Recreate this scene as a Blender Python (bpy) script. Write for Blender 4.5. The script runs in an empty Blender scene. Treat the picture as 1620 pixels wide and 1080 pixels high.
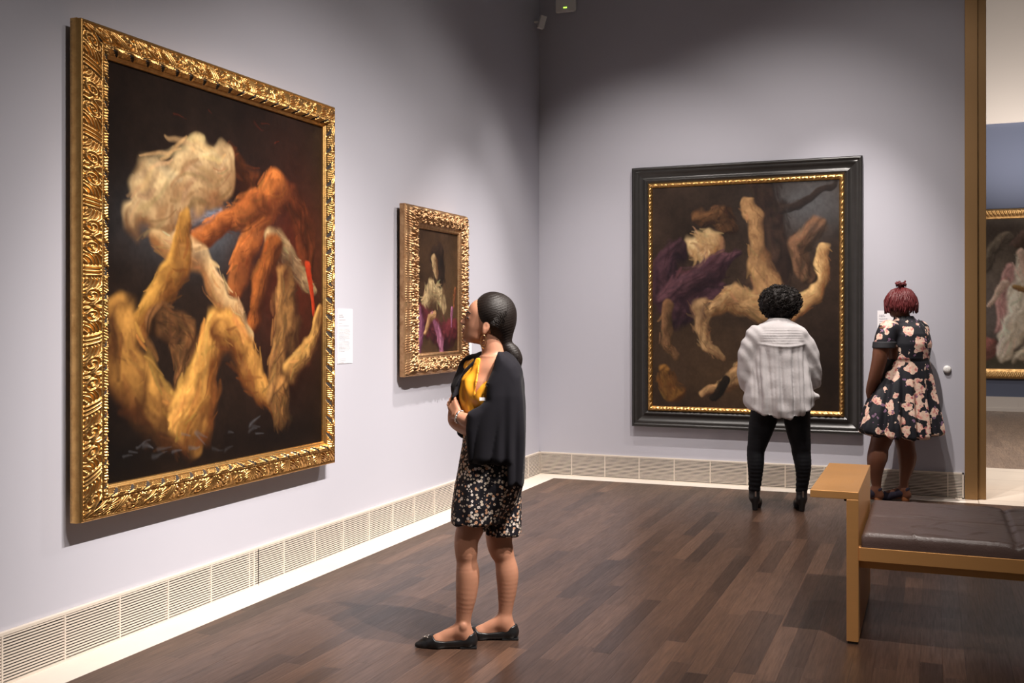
import bpy, math, random
import numpy as np
from mathutils import Vector, Matrix

random.seed(7); rng = np.random.default_rng(7)
C = bpy.context.scene.collection
PI = math.pi

# ------------------------------------------------------------------ camera
# room: x = distance from the left wall, y = 0 at the far (back) wall, z up
YAW = math.atan(665/1650.0)
cam_d = bpy.data.cameras.new('camera'); cam = bpy.data.objects.new('camera', cam_d); C.objects.link(cam)
cam.location = (3.5466, -9.5069, 1.5)
cam.rotation_euler = (PI/2, 0, YAW)
cam_d.sensor_width = 36.0
cam_d.lens = 1650/1620*36
cam_d.shift_x = 0.0
cam_d.shift_y = -(540-505)/1620.0
cam_d.clip_end = 100
bpy.context.scene.camera = cam

# ------------------------------------------------------------------ world, lamps, exposure
w = bpy.data.worlds.new('world'); bpy.context.scene.world = w; w.use_nodes = True
bg = w.node_tree.nodes['Background']; bg.inputs[0].default_value = (1.0, 0.90, 0.82, 1); bg.inputs[1].default_value = 0.07

def spot(name, loc, target, power, angle, blend=1.0, radius=0.03, color=(1.0, 0.92, 0.855)):
    d = bpy.data.lights.new(name, 'SPOT'); d.energy = power; d.spot_size = math.radians(angle)
    d.spot_blend = blend; d.shadow_soft_size = radius; d.color = color
    o = bpy.data.objects.new(name, d); C.objects.link(o); o.location = loc
    o.rotation_euler = (Vector(target)-Vector(loc)).to_track_quat('-Z', 'Y').to_euler()
    return o
LAMPS = [  # location, target, watts, cone angle
    ((4.0, -5.6, 5.2), (0.0, -3.6, -0.8), 1600, 68),
    ((4.0, -7.4, 5.2), (0.0, -5.4, 0.6), 610, 46),
    ((4.0, -6.2, 5.2), (0.0, -4.2, 0.0), 1520, 46),
    ((3.4, -1.8, 5.2), (0.0, -2.8, -0.8), 480, 80),
    ((2.2, -1.8, 5.2), (0.0, -1.8, 0.0), 1000, 44),
    ((3.2, -4.4, 5.2), (0.0, -3.4, 2.8), 75, 60),  # fill, added to lift the top of the left wall
    ((2.8, -3.2, 5.2), (2.0, 0.0, 0.8), 540, 72),
    ((2.8, -1.8, 5.2), (2.8, 0.0, 0.8), 880, 40),
    ((1.0, -3.2, 5.2), (1.0, 0.0, 1.9), 330, 48),
    ((3.4, -3.2, 5.2), (3.1, 0.0, 1.8), 130, 72),
    ((1.0, -1.8, 5.2), (0.3, 0.0, -0.6), 300, 42),
    ((3.2, -9.2, 5.2), (3.5, -4.5, 0.3), 420, 32),
]
for i, (l, t, p, a) in enumerate(LAMPS):
    spot('track_and_fill_lamp', l, t, p, a)
# lamps of the room beyond the doorway, plus an added uplight
spot('far_room_light', (5.2, 5.6, 5.4), (4.9, 9.35, 1.2), 170, 75, radius=0.1)
spot('far_room_light', (5.6, 1.2, 5.0), (4.6, 3.2, 0.0), 1500, 110, radius=0.1)
spot('far_room_light', (4.9, 7.2, 2.9), (4.9, 9.3, 6.2), 520, 110, radius=0.2)  # unseen uplight, added to brighten the cream band above the far wall

sc = bpy.context.scene
sc.view_settings.view_transform = 'Standard'; sc.view_settings.look = 'None'
sc.view_settings.gamma = 1.0; sc.view_settings.use_curve_mapping = False
sc.view_settings.exposure = 0.0

# ------------------------------------------------------------------ material helpers
class NT:
    def __init__(s, name):
        s.m = bpy.data.materials.new(name); s.m.use_nodes = True
        s.t = s.m.node_tree; s.b = s.t.nodes['Principled BSDF']; s.l = s.t.links
    def n(s, typ, **kw):
        n = s.t.nodes.new(typ)
        for k, v in kw.items():
            if k.startswith('i_'):
                key = k[2:]; n.inputs[int(key) if key.isdigit() else key.replace('_', ' ')].default_value = v
            else: setattr(n, k, v)
        return n
    def link(s, a, b): s.l.new(a, b)
    def math(s, op, a, b=None, c=None):
        n = s.t.nodes.new('ShaderNodeMath'); n.operation = op
        for i, v in enumerate((a, b, c)):
            if v is None: continue
            if isinstance(v, (int, float)): n.inputs[i].default_value = v
            else: s.link(v, n.inputs[i])
        return n.outputs[0]
    def mix(s, f, a, b, blend='MIX'):
        n = s.t.nodes.new('ShaderNodeMix'); n.data_type = 'RGBA'; n.blend_type = blend
        for i, v in ((0, f), (6, a), (7, b)):
            if isinstance(v, (int, float)): n.inputs[i].default_value = v
            elif isinstance(v, tuple): n.inputs[i].default_value = v if len(v) == 4 else (*v, 1)
            else: s.link(v, n.inputs[i])
        return n.outputs[2]
    def coord(s): return s.n('ShaderNodeTexCoord').outputs['Object']
    def noise(s, vec, scale, detail=3, rough=.5):
        n = s.n('ShaderNodeTexNoise', i_Scale=scale, i_Detail=detail, i_Roughness=rough); s.link(vec, n.inputs['Vector']); return n
    def scale(s, vec, v):
        n = s.n('ShaderNodeVectorMath', operation='MULTIPLY'); s.link(vec, n.inputs[0]); n.inputs[1].default_value = v; return n.outputs[0]
    def ramp(s, fac, stops):
        n = s.n('ShaderNodeValToRGB'); e = n.color_ramp.elements
        while len(e) < len(stops): e.new(.5)
        for k, (p, c) in enumerate(stops): e[k].position = p; e[k].color = (*c, 1) if len(c) == 3 else c
        s.link(fac, n.inputs[0]); return n.outputs[0]
    def bump(s, h, strength=.3, dist=.01):
        n = s.n('ShaderNodeBump', i_Strength=strength, i_Distance=dist); s.link(h, n.inputs['Height']); s.link(n.outputs[0], s.b.inputs['Normal'])
    def col(s, c):
        if isinstance(c, tuple): s.b.inputs['Base Color'].default_value = (*c, 1)
        else: s.link(c, s.b.inputs['Base Color'])
    def set(s, rough=.5, metal=0., spec=.5, **kw):
        s.b.inputs['Roughness'].default_value = rough; s.b.inputs['Metallic'].default_value = metal
        s.b.inputs['Specular IOR Level'].default_value = spec
        for k, v in kw.items(): s.b.inputs[k.replace('_', ' ')].default_value = v
        return s.m

def plain(name, c, rough=.5, metal=0., var=.08, nscale=40, bump=0., spec=.5, **kw):
    t = NT(name); co = t.coord(); n = t.noise(co, nscale)
    t.col(t.mix(n.outputs[0], tuple(x*(1-var) for x in c), tuple(min(1, x*(1+var)) for x in c)))
    if bump: t.bump(n.outputs[0], bump, .002)
    return t.set(rough, metal, spec, **kw)

def wall_paint(name, c):
    t = NT(name); co = t.coord(); n = t.noise(co, 1.3, 4); f = t.noise(co, 220, 2)
    t.col(t.mix(n.outputs[0], tuple(x*.975 for x in c), tuple(x*1.02 for x in c)))
    t.bump(f.outputs[0], .12, .001)
    return t.set(.75, 0, .25)

def wood_floor(name, dark, light, rough=.36):
    t = NT(name); co = t.coord(); sep = t.n('ShaderNodeSeparateXYZ'); t.link(co, sep.inputs[0])
    x, y = sep.outputs[0], sep.outputs[1]
    rowf = t.math('DIVIDE', x, .092); row = t.math('FLOOR', rowf); fx = t.math('FRACT', rowf)
    wn = t.n('ShaderNodeTexWhiteNoise', noise_dimensions='1D'); t.link(row, wn.inputs['W'])
    yy = t.math('ADD', t.math('DIVIDE', y, .95), t.math('MULTIPLY', wn.outputs[0], 17.3)); idx = t.math('FLOOR', yy); fy = t.math('FRACT', yy)
    comb = t.n('ShaderNodeCombineXYZ'); t.link(row, comb.inputs[0]); t.link(idx, comb.inputs[1])
    w2 = t.n('ShaderNodeTexWhiteNoise', noise_dimensions='2D'); t.link(comb.outputs[0], w2.inputs['Vector'])
    rnd = w2.outputs[0]
    base = t.ramp(rnd, [(0, dark), (.2, tuple(.7*d+.3*l for d, l in zip(dark, light))), (.85, tuple(.45*d+.55*l for d, l in zip(dark, light))), (1, light)])
    add = t.n('ShaderNodeVectorMath', operation='ADD'); t.link(t.scale(co, (60, 3.0, 1)), add.inputs[0]); t.link(t.scale(comb.outputs[0], (7.1, 3.3, 1)), add.inputs[1])
    g = t.noise(add.outputs[0], 1.6, 6, .62)
    add2 = t.n('ShaderNodeVectorMath', operation='ADD'); t.link(t.scale(co, (12, 1.1, 1)), add2.inputs[0]); t.link(t.scale(comb.outputs[0], (3.1, 5.3, 1)), add2.inputs[1])
    g2 = t.noise(add2.outputs[0], 1.0, 3)
    col = t.mix(t.ramp(g.outputs[0], [(.3, (.72,)*3), (.7, (1.2,)*3)]), (0, 0, 0), base, 'MULTIPLY')
    gr = t.ramp(g.outputs[0], [(.32, (.62, .6, .6)), (.68, (1.16, 1.12, 1.08))])
    col = t.mix(1.0, base, gr, 'MULTIPLY')
    gr2 = t.ramp(g2.outputs[0], [(.3, (.85, .85, .87)), (.7, (1.1, 1.08, 1.05))])
    col = t.mix(1.0, col, gr2, 'MULTIPLY')
    ex = t.math('MINIMUM', fx, t.math('SUBTRACT', 1.0, fx)); ey = t.math('MINIMUM', fy, t.math('SUBTRACT', 1.0, fy))
    seam = t.math('MINIMUM', t.math('MULTIPLY', ex, .092), t.math('MULTIPLY', ey, .95))
    sm = t.ramp(t.math('MULTIPLY', seam, 400), [(.0, (.45,)*3), (.6, (1, 1, 1))])
    col = t.mix(1.0, col, sm, 'MULTIPLY')
    t.col(col)
    rr = t.ramp(g.outputs[0], [(.2, (rough+.1,)*3), (.8, (rough-.06,)*3)]); t.link(rr, t.b.inputs['Roughness'])
    t.bump(t.math('ADD', t.math('MULTIPLY', g.outputs[0], .25), t.math('MINIMUM', t.math('MULTIPLY', seam, 300), 1.0)), .18, .002)
    m = t.set(rough, 0, .5)
    return m

def stone_mat(name, c, tile=None):
    t = NT(name); co = t.coord(); n = t.noise(co, 3, 6, .6); n2 = t.noise(co, 60, 3)
    col = t.mix(n.outputs[0], tuple(x*.9 for x in c), tuple(min(1, x*1.07) for x in c))
    col = t.mix(t.math('MULTIPLY', n2.outputs[0], .2), col, tuple(x*.75 for x in c))
    if tile:
        br = t.n('ShaderNodeTexBrick', i_Scale=1.0); br.offset = .5
        br.inputs['Brick Width'].default_value = tile[0]; br.inputs['Row Height'].default_value = tile[1]; br.inputs['Mortar Size'].default_value = .004
        br.inputs['Color1'].default_value = (1, 1, 1, 1); br.inputs['Color2'].default_value = (.93, .92, .9, 1); br.inputs['Mortar'].default_value = (.5, .45, .4, 1)
        t.link(co, br.inputs['Vector']); col = t.mix(1.0, col, br.outputs[0], 'MULTIPLY')
    t.col(col); t.bump(n2.outputs[0], .08, .001)
    return t.set(.5, 0, .4)

def gold_mat(name, c, c2, rough=.3):
    t = NT(name); co = t.coord(); n = t.noise(co, 22, 5, .6); f = t.noise(co, 160, 3)
    t.col(t.mix(t.ramp(n.outputs[0], [(.35, (0, 0, 0)), (.72, (1, 1, 1))]), c, c2))
    t.link(t.ramp(n.outputs[0], [(.3, (rough,)*3), (.8, (rough+.2,)*3)]), t.b.inputs['Roughness'])
    t.bump(f.outputs[0], .25, .001)
    return t.set(rough, 1.0)

def brushed(name, c, rough=.34, metal=1.0):
    t = NT(name); co = t.coord(); n = t.noise(t.scale(co, (3, 3, 260)), 1.5, 4); n2 = t.noise(t.scale(co, (260, 3, 3)), 1.5, 4)
    mm = t.math('MULTIPLY', n.outputs[0], n2.outputs[0])
    t.col(t.mix(n.outputs[0], tuple(x*.9 for x in c), c))
    t.link(t.math('ADD', t.math('MULTIPLY', mm, .25), rough), t.b.inputs['Roughness'])
    return t.set(rough, metal)

def skin_mat(name, c, attr=True):
    t = NT(name); co = t.coord(); n = t.noise(co, 9, 4); f = t.noise(co, 300, 2)
    col = t.mix(n.outputs[0], tuple(x*.88 for x in c), tuple(min(1, x*1.1) for x in c))
    t.col(col); t.bump(f.outputs[0], .1, .0006)
    t.b.inputs['Subsurface Weight'].default_value = .08; t.b.inputs['Subsurface Radius'].default_value = (.02, .008, .004)
    return t.set(.48, 0, .4)

def knit_mat(name, c):
    t = NT(name); co = t.coord(); wv = t.noise(t.scale(co, (500, 500, 120)), 1, 2); n = t.noise(co, 6, 3)
    t.col(t.mix(n.outputs[0], tuple(x*.8 for x in c), tuple(x*1.25 for x in c))); t.bump(wv.outputs[0], .2, .001)
    return t.set(.85, 0, .2, Sheen_Weight=.04)

def hair_mat(name, c, c2, vec=(60, 60, 60), rough=.38, spec=.5):
    t = NT(name); co = t.coord(); n = t.noise(t.scale(co, vec), 1.5, 4)
    t.col(t.mix(n.outputs[0], c, c2)); t.bump(n.outputs[0], .5, .003)
    return t.set(rough, 0, spec)

def blossom_mat(name):      # black cloth scattered with small cream daisies
    t = NT(name); co = t.coord(); wob = t.noise(co, 120, 2)
    add = t.n('ShaderNodeVectorMath', operation='MULTIPLY_ADD'); t.link(wob.outputs['Color'], add.inputs[0]); add.inputs[1].default_value = (.006,)*3; t.link(co, add.inputs[2])
    v = t.n('ShaderNodeTexVoronoi', i_Scale=64, i_Randomness=.95); t.link(add.outputs[0], v.inputs['Vector'])
    sel = t.n('ShaderNodeSeparateColor'); t.link(v.outputs['Color'], sel.inputs[0])
    d = v.outputs['Distance']
    thr = t.math('ADD', t.math('MULTIPLY', sel.outputs[1], .16), .33)
    flower = t.math('LESS_THAN', d, thr); core = t.math('LESS_THAN', d, .13)
    fc = t.ramp(sel.outputs[0], [(0, (.62, .52, .42)), (.5, (.75, .66, .6)), (.75, (.6, .33, .2)), (1, (.35, .3, .2))])
    fc.node.color_ramp.interpolation = 'CONSTANT'
    col = t.mix(flower, (.010, .009, .014), fc); col = t.mix(core, col, (.16, .07, .03))
    t.col(col)
    return t.set(.7, 0, .3)

def bloom_mat(name):        # black dress cloth with big cream and coral blooms
    t = NT(name); co = t.coord(); wob = t.noise(co, 16, 3)
    add = t.n('ShaderNodeVectorMath', operation='MULTIPLY_ADD'); t.link(wob.outputs['Color'], add.inputs[0]); add.inputs[1].default_value = (.05,)*3; t.link(co, add.inputs[2])
    v = t.n('ShaderNodeTexVoronoi', i_Scale=11.0, i_Randomness=1); t.link(add.outputs[0], v.inputs['Vector'])
    n = t.noise(co, 9, 2); n2 = t.noise(add.outputs[0], 30, 2); n3 = t.noise(add.outputs[0], 45, 3)
    m = t.math('GREATER_THAN', t.math('SUBTRACT', t.math('ADD', n.outputs[0], t.math('MULTIPLY', n3.outputs[0], .16)), t.math('MULTIPLY', v.outputs['Distance'], .50)), .385)
    bc = t.ramp(n2.outputs[0], [(.28, (.28, .10, .16)), (.36, (.62, .22, .18)), (.44, (.72, .42, .34)), (.53, (.78, .60, .46)), (.66, (.70, .44, .38)), (.74, (.55, .08, .10))])
    sm = t.math('GREATER_THAN', t.noise(co, 22, 2).outputs[0], .665)
    col = t.mix(m, (.012, .012, .017), bc)
    col = t.mix(sm, col, (.22, .12, .2))
    t.col(col); return t.set(.6, 0, .35)

M = {}
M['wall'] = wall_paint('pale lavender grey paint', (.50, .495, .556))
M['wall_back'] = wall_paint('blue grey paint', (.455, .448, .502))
M['wall_far'] = wall_paint('blue paint', (.125, .142, .205))
M['plaster'] = wall_paint('cream plaster', (.66, .60, .55))
M['floor'] = wood_floor('dark oak planks', (.042, .0245, .0185), (.135, .077, .052), .31)
M['floor_far'] = wood_floor('pale oak planks', (.28, .21, .165), (.40, .30, .23))
M['stone'] = stone_mat('limestone border', (.78, .70, .62))
M['tile'] = stone_mat('limestone slabs', (.72, .62, .52), (1.3, .62))
M['grille'] = plain('cream grille paint', (.68, .60, .52), .5, 0, .04)
M['dark'] = plain('near black brown', (.035, .028, .024), .9)  # dark parts; also stands in for unlit depth behind grille and frame slots
M['gold'] = gold_mat('carved gilding', (.70, .415, .15), (.48, .26, .085), .31)
M['gold_old'] = gold_mat('worn gilding', (.58, .36, .19), (.30, .15, .07), .38)
M['gold_flat'] = gold_mat('smooth gilding', (.70, .43, .18), (.58, .33, .12), .36)
M['ebony'] = plain('ebonised wood', (.022, .020, .019), .34, 0, .3, 14, spec=.5)
M['bronze'] = brushed('bronze door metal', (.34, .195, .080), .40, .5)
M['brass'] = brushed('satin golden metal', (.82, .42, .15), .36, .6)
M['white'] = plain('white plastic', (.78, .76, .74), .4, 0, .03)
M['card'] = plain('white card', (.86, .83, .85), .7, 0, .02)
M['ink'] = plain('grey ink', (.42, .40, .44), .8)
M['black_leather'] = plain('black leather', (.010, .010, .011), .35, 0, .2, 60, .1)

def mat_leather():
    t = NT('brown leather'); co = t.coord(); n = t.noise(co, 5, 5); f = t.noise(co, 240, 3); wr = t.noise(t.scale(co, (5, 16, 4)), 1.6, 6, .65)
    t.col(t.mix(n.outputs[0], (.085, .052, .045), (.14, .088, .075)))
    t.bump(t.math('ADD', t.math('MULTIPLY', f.outputs[0], .12), wr.outputs[0]), .5, .012)
    return t.set(.32, 0, .6)
M['leather'] = mat_leather()
M['skin1'] = skin_mat('tan skin', (.44, .208, .128))
M['skin2'] = skin_mat('brown skin', (.26, .11, .06))
M['skin3'] = skin_mat('deep brown skin', (.185, .072, .040))
M['cardigan'] = knit_mat('black knit', (.0062, .0054, .0088))
M['mustard'] = plain('mustard satin', (.70, .30, .018), .45, 0, .15, 12, spec=.4)
M['blossom'] = blossom_mat('black daisy print')
M['bloom'] = bloom_mat('black bloom print')
M['cotton'] = plain('white crinkled cotton', (.53, .50, .505), .8, 0, .05, 90, .5, spec=.2)
M['leggings'] = plain('black stretch cloth', (.006, .006, .008), .7, 0, .2, 20, spec=.2)
M['black_cuff'] = plain('charcoal cuff cloth', (.02, .02, .024), .7)
M['hair1'] = hair_mat('sleek black hair', (.005, .0035, .003), (.016, .010, .008), (40, 140, 300), .5, .3)
M['hair2'] = hair_mat('curly black hair', (.004, .003, .003), (.016, .011, .009), (60, 60, 60), .65, .25)
M['hair3'] = hair_mat('dark red locs', (.06, .008, .010), (.17, .022, .024), (160, 160, 50), .5)
M['eye'] = plain('dark eye', (.02, .012, .01), .3)
M['lip'] = plain('lip', (.33, .10, .075), .45)
M['silver'] = plain('silver beads', (.75, .72, .68), .2, 1.0)
M['earring'] = plain('copper gold', (.8, .45, .2), .25, 1.0)
M['cork'] = plain('orange wood heel', (.36, .13, .045), .5)
M['navy_suede'] = plain('navy suede', (.03, .024, .045), .85)
def mat_led():
    t = NT('green status light'); t.col((.3, .9, .1)); t.b.inputs['Emission Color'].default_value = (.45, 1, .08, 1); t.b.inputs['Emission Strength'].default_value = 2.2
    return t.set(.4)
M['led'] = mat_led()
def mat_paint(name):
    t = NT(name); a = t.n('ShaderNodeVertexColor', layer_name='paint'); co = t.coord(); f = t.noise(co, 70, 5, .7)
    t.col(a.outputs[0]); t.bump(f.outputs[0], .18, .002)
    return t.set(.5, 0, .2)
M['paint'] = mat_paint('oil paint')

# ------------------------------------------------------------------ object helpers
def tag(o, label=None, cat=None, group=None, kind=None):
    if label: o['label'] = label
    if cat: o['category'] = cat
    if group: o['group'] = group
    if kind: o['kind'] = kind
    return o
def empty(name, loc=(0, 0, 0), rz=0, label=None, cat=None, group=None):
    o = bpy.data.objects.new(name, None); C.objects.link(o); o.location = loc; o.rotation_euler = (0, 0, rz); o.empty_display_size = .1
    return tag(o, label, cat, group)
def link_mesh(name, me, mat, parent=None, smooth=False):
    o = bpy.data.objects.new(name, me); C.objects.link(o)
    for m_ in (mat if isinstance(mat, (list, tuple)) else [mat]): me.materials.append(m_)
    if smooth: me.polygons.foreach_set('use_smooth', np.ones(len(me.polygons), bool))
    if parent: o.parent = parent
    return o
def mesh_np(name, V, Q, n=4):
    me = bpy.data.meshes.new(name); V = np.asarray(V, np.float32); Q = np.asarray(Q, np.int32)
    me.vertices.add(len(V)); me.vertices.foreach_set('co', V.ravel())
    me.loops.add(Q.size); me.loops.foreach_set('vertex_index', Q.ravel())
    me.polygons.add(len(Q)); me.polygons.foreach_set('loop_start', np.arange(0, Q.size, n, dtype=np.int32))
    me.polygons.foreach_set('loop_total', np.full(len(Q), n, np.int32))
    me.update(calc_edges=True); me.validate(); return me
class MB:                     # collects boxes, tubes and lathes for ONE mesh
    def __init__(s): s.v = []; s.f = []; s.mi = []; s.cur = 0
    def add(s, v, f):
        o = len(s.v); s.v += [tuple(p) for p in v]; s.f += [tuple(i+o for i in q) for q in f]; s.mi += [s.cur]*len(f); return s
    def box(s, x0, x1, y0, y1, z0, z1, bev=0.0):
        if bev <= 0:
            v = [(x0, y0, z0), (x1, y0, z0), (x1, y1, z0), (x0, y1, z0), (x0, y0, z1), (x1, y0, z1), (x1, y1, z1), (x0, y1, z1)]
            return s.add(v, [(0, 3, 2, 1), (4, 5, 6, 7), (0, 1, 5, 4), (1, 2, 6, 5), (2, 3, 7, 6), (3, 0, 4, 7)])
        import bmesh
        bm = bmesh.new(); bmesh.ops.create_cube(bm, size=1)
        for q in bm.verts: q.co = Vector(((x0+x1)/2+q.co.x*(x1-x0), (y0+y1)/2+q.co.y*(y1-y0), (z0+z1)/2+q.co.z*(z1-z0)))
        bmesh.ops.bevel(bm, geom=bm.edges[:], offset=bev, segments=2, affect='EDGES', profile=.5)
        bm.verts.index_update(); v = [q.co.copy() for q in bm.verts]; f = [[q.index for q in p.verts] for p in bm.faces]; bm.free()
        return s.add(v, f)
    def tube(s, pts, r, n=8, closed=False):
        pts = [Vector(p) for p in pts]; rs = r if isinstance(r, (list, tuple)) else [r]*len(pts)
        v = []; f = []; up = Vector((0.123, .34, .93)).normalized(); N = len(pts)
        for i, p in enumerate(pts):
            a = pts[(i-1) % N] if (closed or i > 0) else p; b = pts[(i+1) % N] if (closed or i < N-1) else p
            t = (b-a).normalized(); s1 = t.cross(up)
            if s1.length < 1e-3: s1 = t.cross(Vector((1, 0, 0)))
            s1.normalize(); s2 = t.cross(s1)
            for k in range(n):
                an = 2*PI*k/n; v.append(p+(s1*math.cos(an)+s2*math.sin(an))*rs[i])
        for i in range(N if closed else N-1):
            j = (i+1) % N
            for k in range(n): f.append((i*n+k, i*n+(k+1) % n, j*n+(k+1) % n, j*n+k))
        if not closed: f.append(tuple(range(n))[::-1]); f.append(tuple((N-1)*n+k for k in range(n)))
        return s.add(v, f)
    def lathe(s, prof, c=(0, 0, 0), axis='z', n=24):
        v = []; f = []
        for (r, h) in prof:
            for k in range(n):
                a = 2*PI*k/n; p = {'z': (r*math.cos(a), r*math.sin(a), h), 'y': (r*math.cos(a), h, r*math.sin(a)), 'x': (h, r*math.cos(a), r*math.sin(a))}[axis]
                v.append((p[0]+c[0], p[1]+c[1], p[2]+c[2]))
        for i in range(len(prof)-1):
            for k in range(n): f.append((i*n+k, i*n+(k+1) % n, (i+1)*n+(k+1) % n, (i+1)*n+k))
        f.append(tuple(range(n))[::-1]); f.append(tuple((len(prof)-1)*n+k for k in range(n)))
        return s.add(v, f)
    def build(s, name, mat, parent=None, smooth=False):
        me = bpy.data.meshes.new(name); me.from_pydata([tuple(p) for p in s.v], [], s.f); 
        o = link_mesh(name, me, mat, parent, smooth)
        if isinstance(mat, (list, tuple)): me.polygons.foreach_set('material_index', s.mi)
        me.update(); return o

# ------------------------------------------------------------------ the setting
def structure(o): o['kind'] = 'structure'; return o
WALL_TOP = 5.6
DOOR_L, DOOR_R = 3.80, 6.0        # opening in the back wall
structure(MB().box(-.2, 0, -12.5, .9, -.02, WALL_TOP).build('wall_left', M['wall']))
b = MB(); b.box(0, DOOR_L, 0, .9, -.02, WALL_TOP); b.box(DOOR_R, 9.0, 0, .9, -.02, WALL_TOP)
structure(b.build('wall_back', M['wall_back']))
structure(MB().box(.226, 9.0, -12.5, -.208, -.05, 0).build('floor', M['floor']))
b = MB(); b.box(0, .226, -12.5, 0, -.05, .0); b.box(.226, DOOR_L, -.208, 0, -.05, 0); b.box(DOOR_R, 9.0, -.208, 0, -.05, 0)
structure(b.build('trim_1', M['stone']))
structure(MB().box(DOOR_L, DOOR_R, -.208, 2.08, -.05, 0).build('trim_2', M['tile']))
b = MB(); b.box(-2, 12, 2.08, 9.3, -.05, 0); b.box(-2, DOOR_L, .9, 2.08, -.05, 0); b.box(DOOR_R, 12, .9, 2.08, -.05, 0)
structure(b.build('floor_far', M['floor_far']))
structure(MB().box(-2, 12, 9.35, 9.55, -.02, 4.71).build('wall_far', M['wall_far']))
b = MB(); b.box(-2, 12, 9.27, 9.55, 4.71, 8.6)
structure(b.build('trim_3', M['plaster']))
b = MB(); b.box(-2, 12, 9.30, 9.35, 0, .235); b.box(-2, 12, 9.27, 9.30, 0, .05)
for k in range(26): b.box(-1+k*.45, -.985+k*.45, 9.294, 9.30, .05, .235)
structure(b.build('baseboard_far', M['plaster']))

def grille(name, length, axis):
    # 22 cm high louvre; along = distance from the corner
    b = MB()
    def bx(a0, a1, d0, d1, z0, z1):
        if axis == 'left': b.box(d0, d1, -a1, -a0, z0, z1)
        else: b.box(a0, a1, -d1, -d0, z0, z1)
    b.cur = 1; bx(0.002, length, .001, .003, .004, .214); b.cur = 0  # dark sheet close behind the slats, in place of the shaded duct
    bx(0, length, .001, .022, .205, .218)
    bx(0, length, .001, .022, .0, .010)
    n = 15; p = (.204-.014)/n
    for i in range(n): bx(.004, length-.004, .0165, .0195, .0145+i*p+.003, .0145+i*p+.003+p*.52)
    a = .0; k = 0
    while a < length:
        bx(a, a+.008, .004, .021, .006, .212); a += .333
    bx(length-.012, length, .003, .022, .0, .218)
    if axis == 'left':
        b.cur = 1; bx(4.583, 4.587, .0195, .0225, .0, .208); b.cur = 0
        bx(4.62, 4.628, .004, .021, .006, .212)
    return structure(b.build('baseboard_'+name, [M['grille'], M['dark']]))
grille('left', 12.4, 'left'); grille('back', 3.79, 'back')

b = MB()
b.box(3.797, 3.895, -.03, .55, 0, WALL_TOP, .003); b.box(3.897, 3.962, .01, .90, 0, WALL_TOP, .003)
b.box(3.893, 3.900, -.012, .5, 0, WALL_TOP)
structure(b.build('trim_4', M['bronze']))

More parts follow.
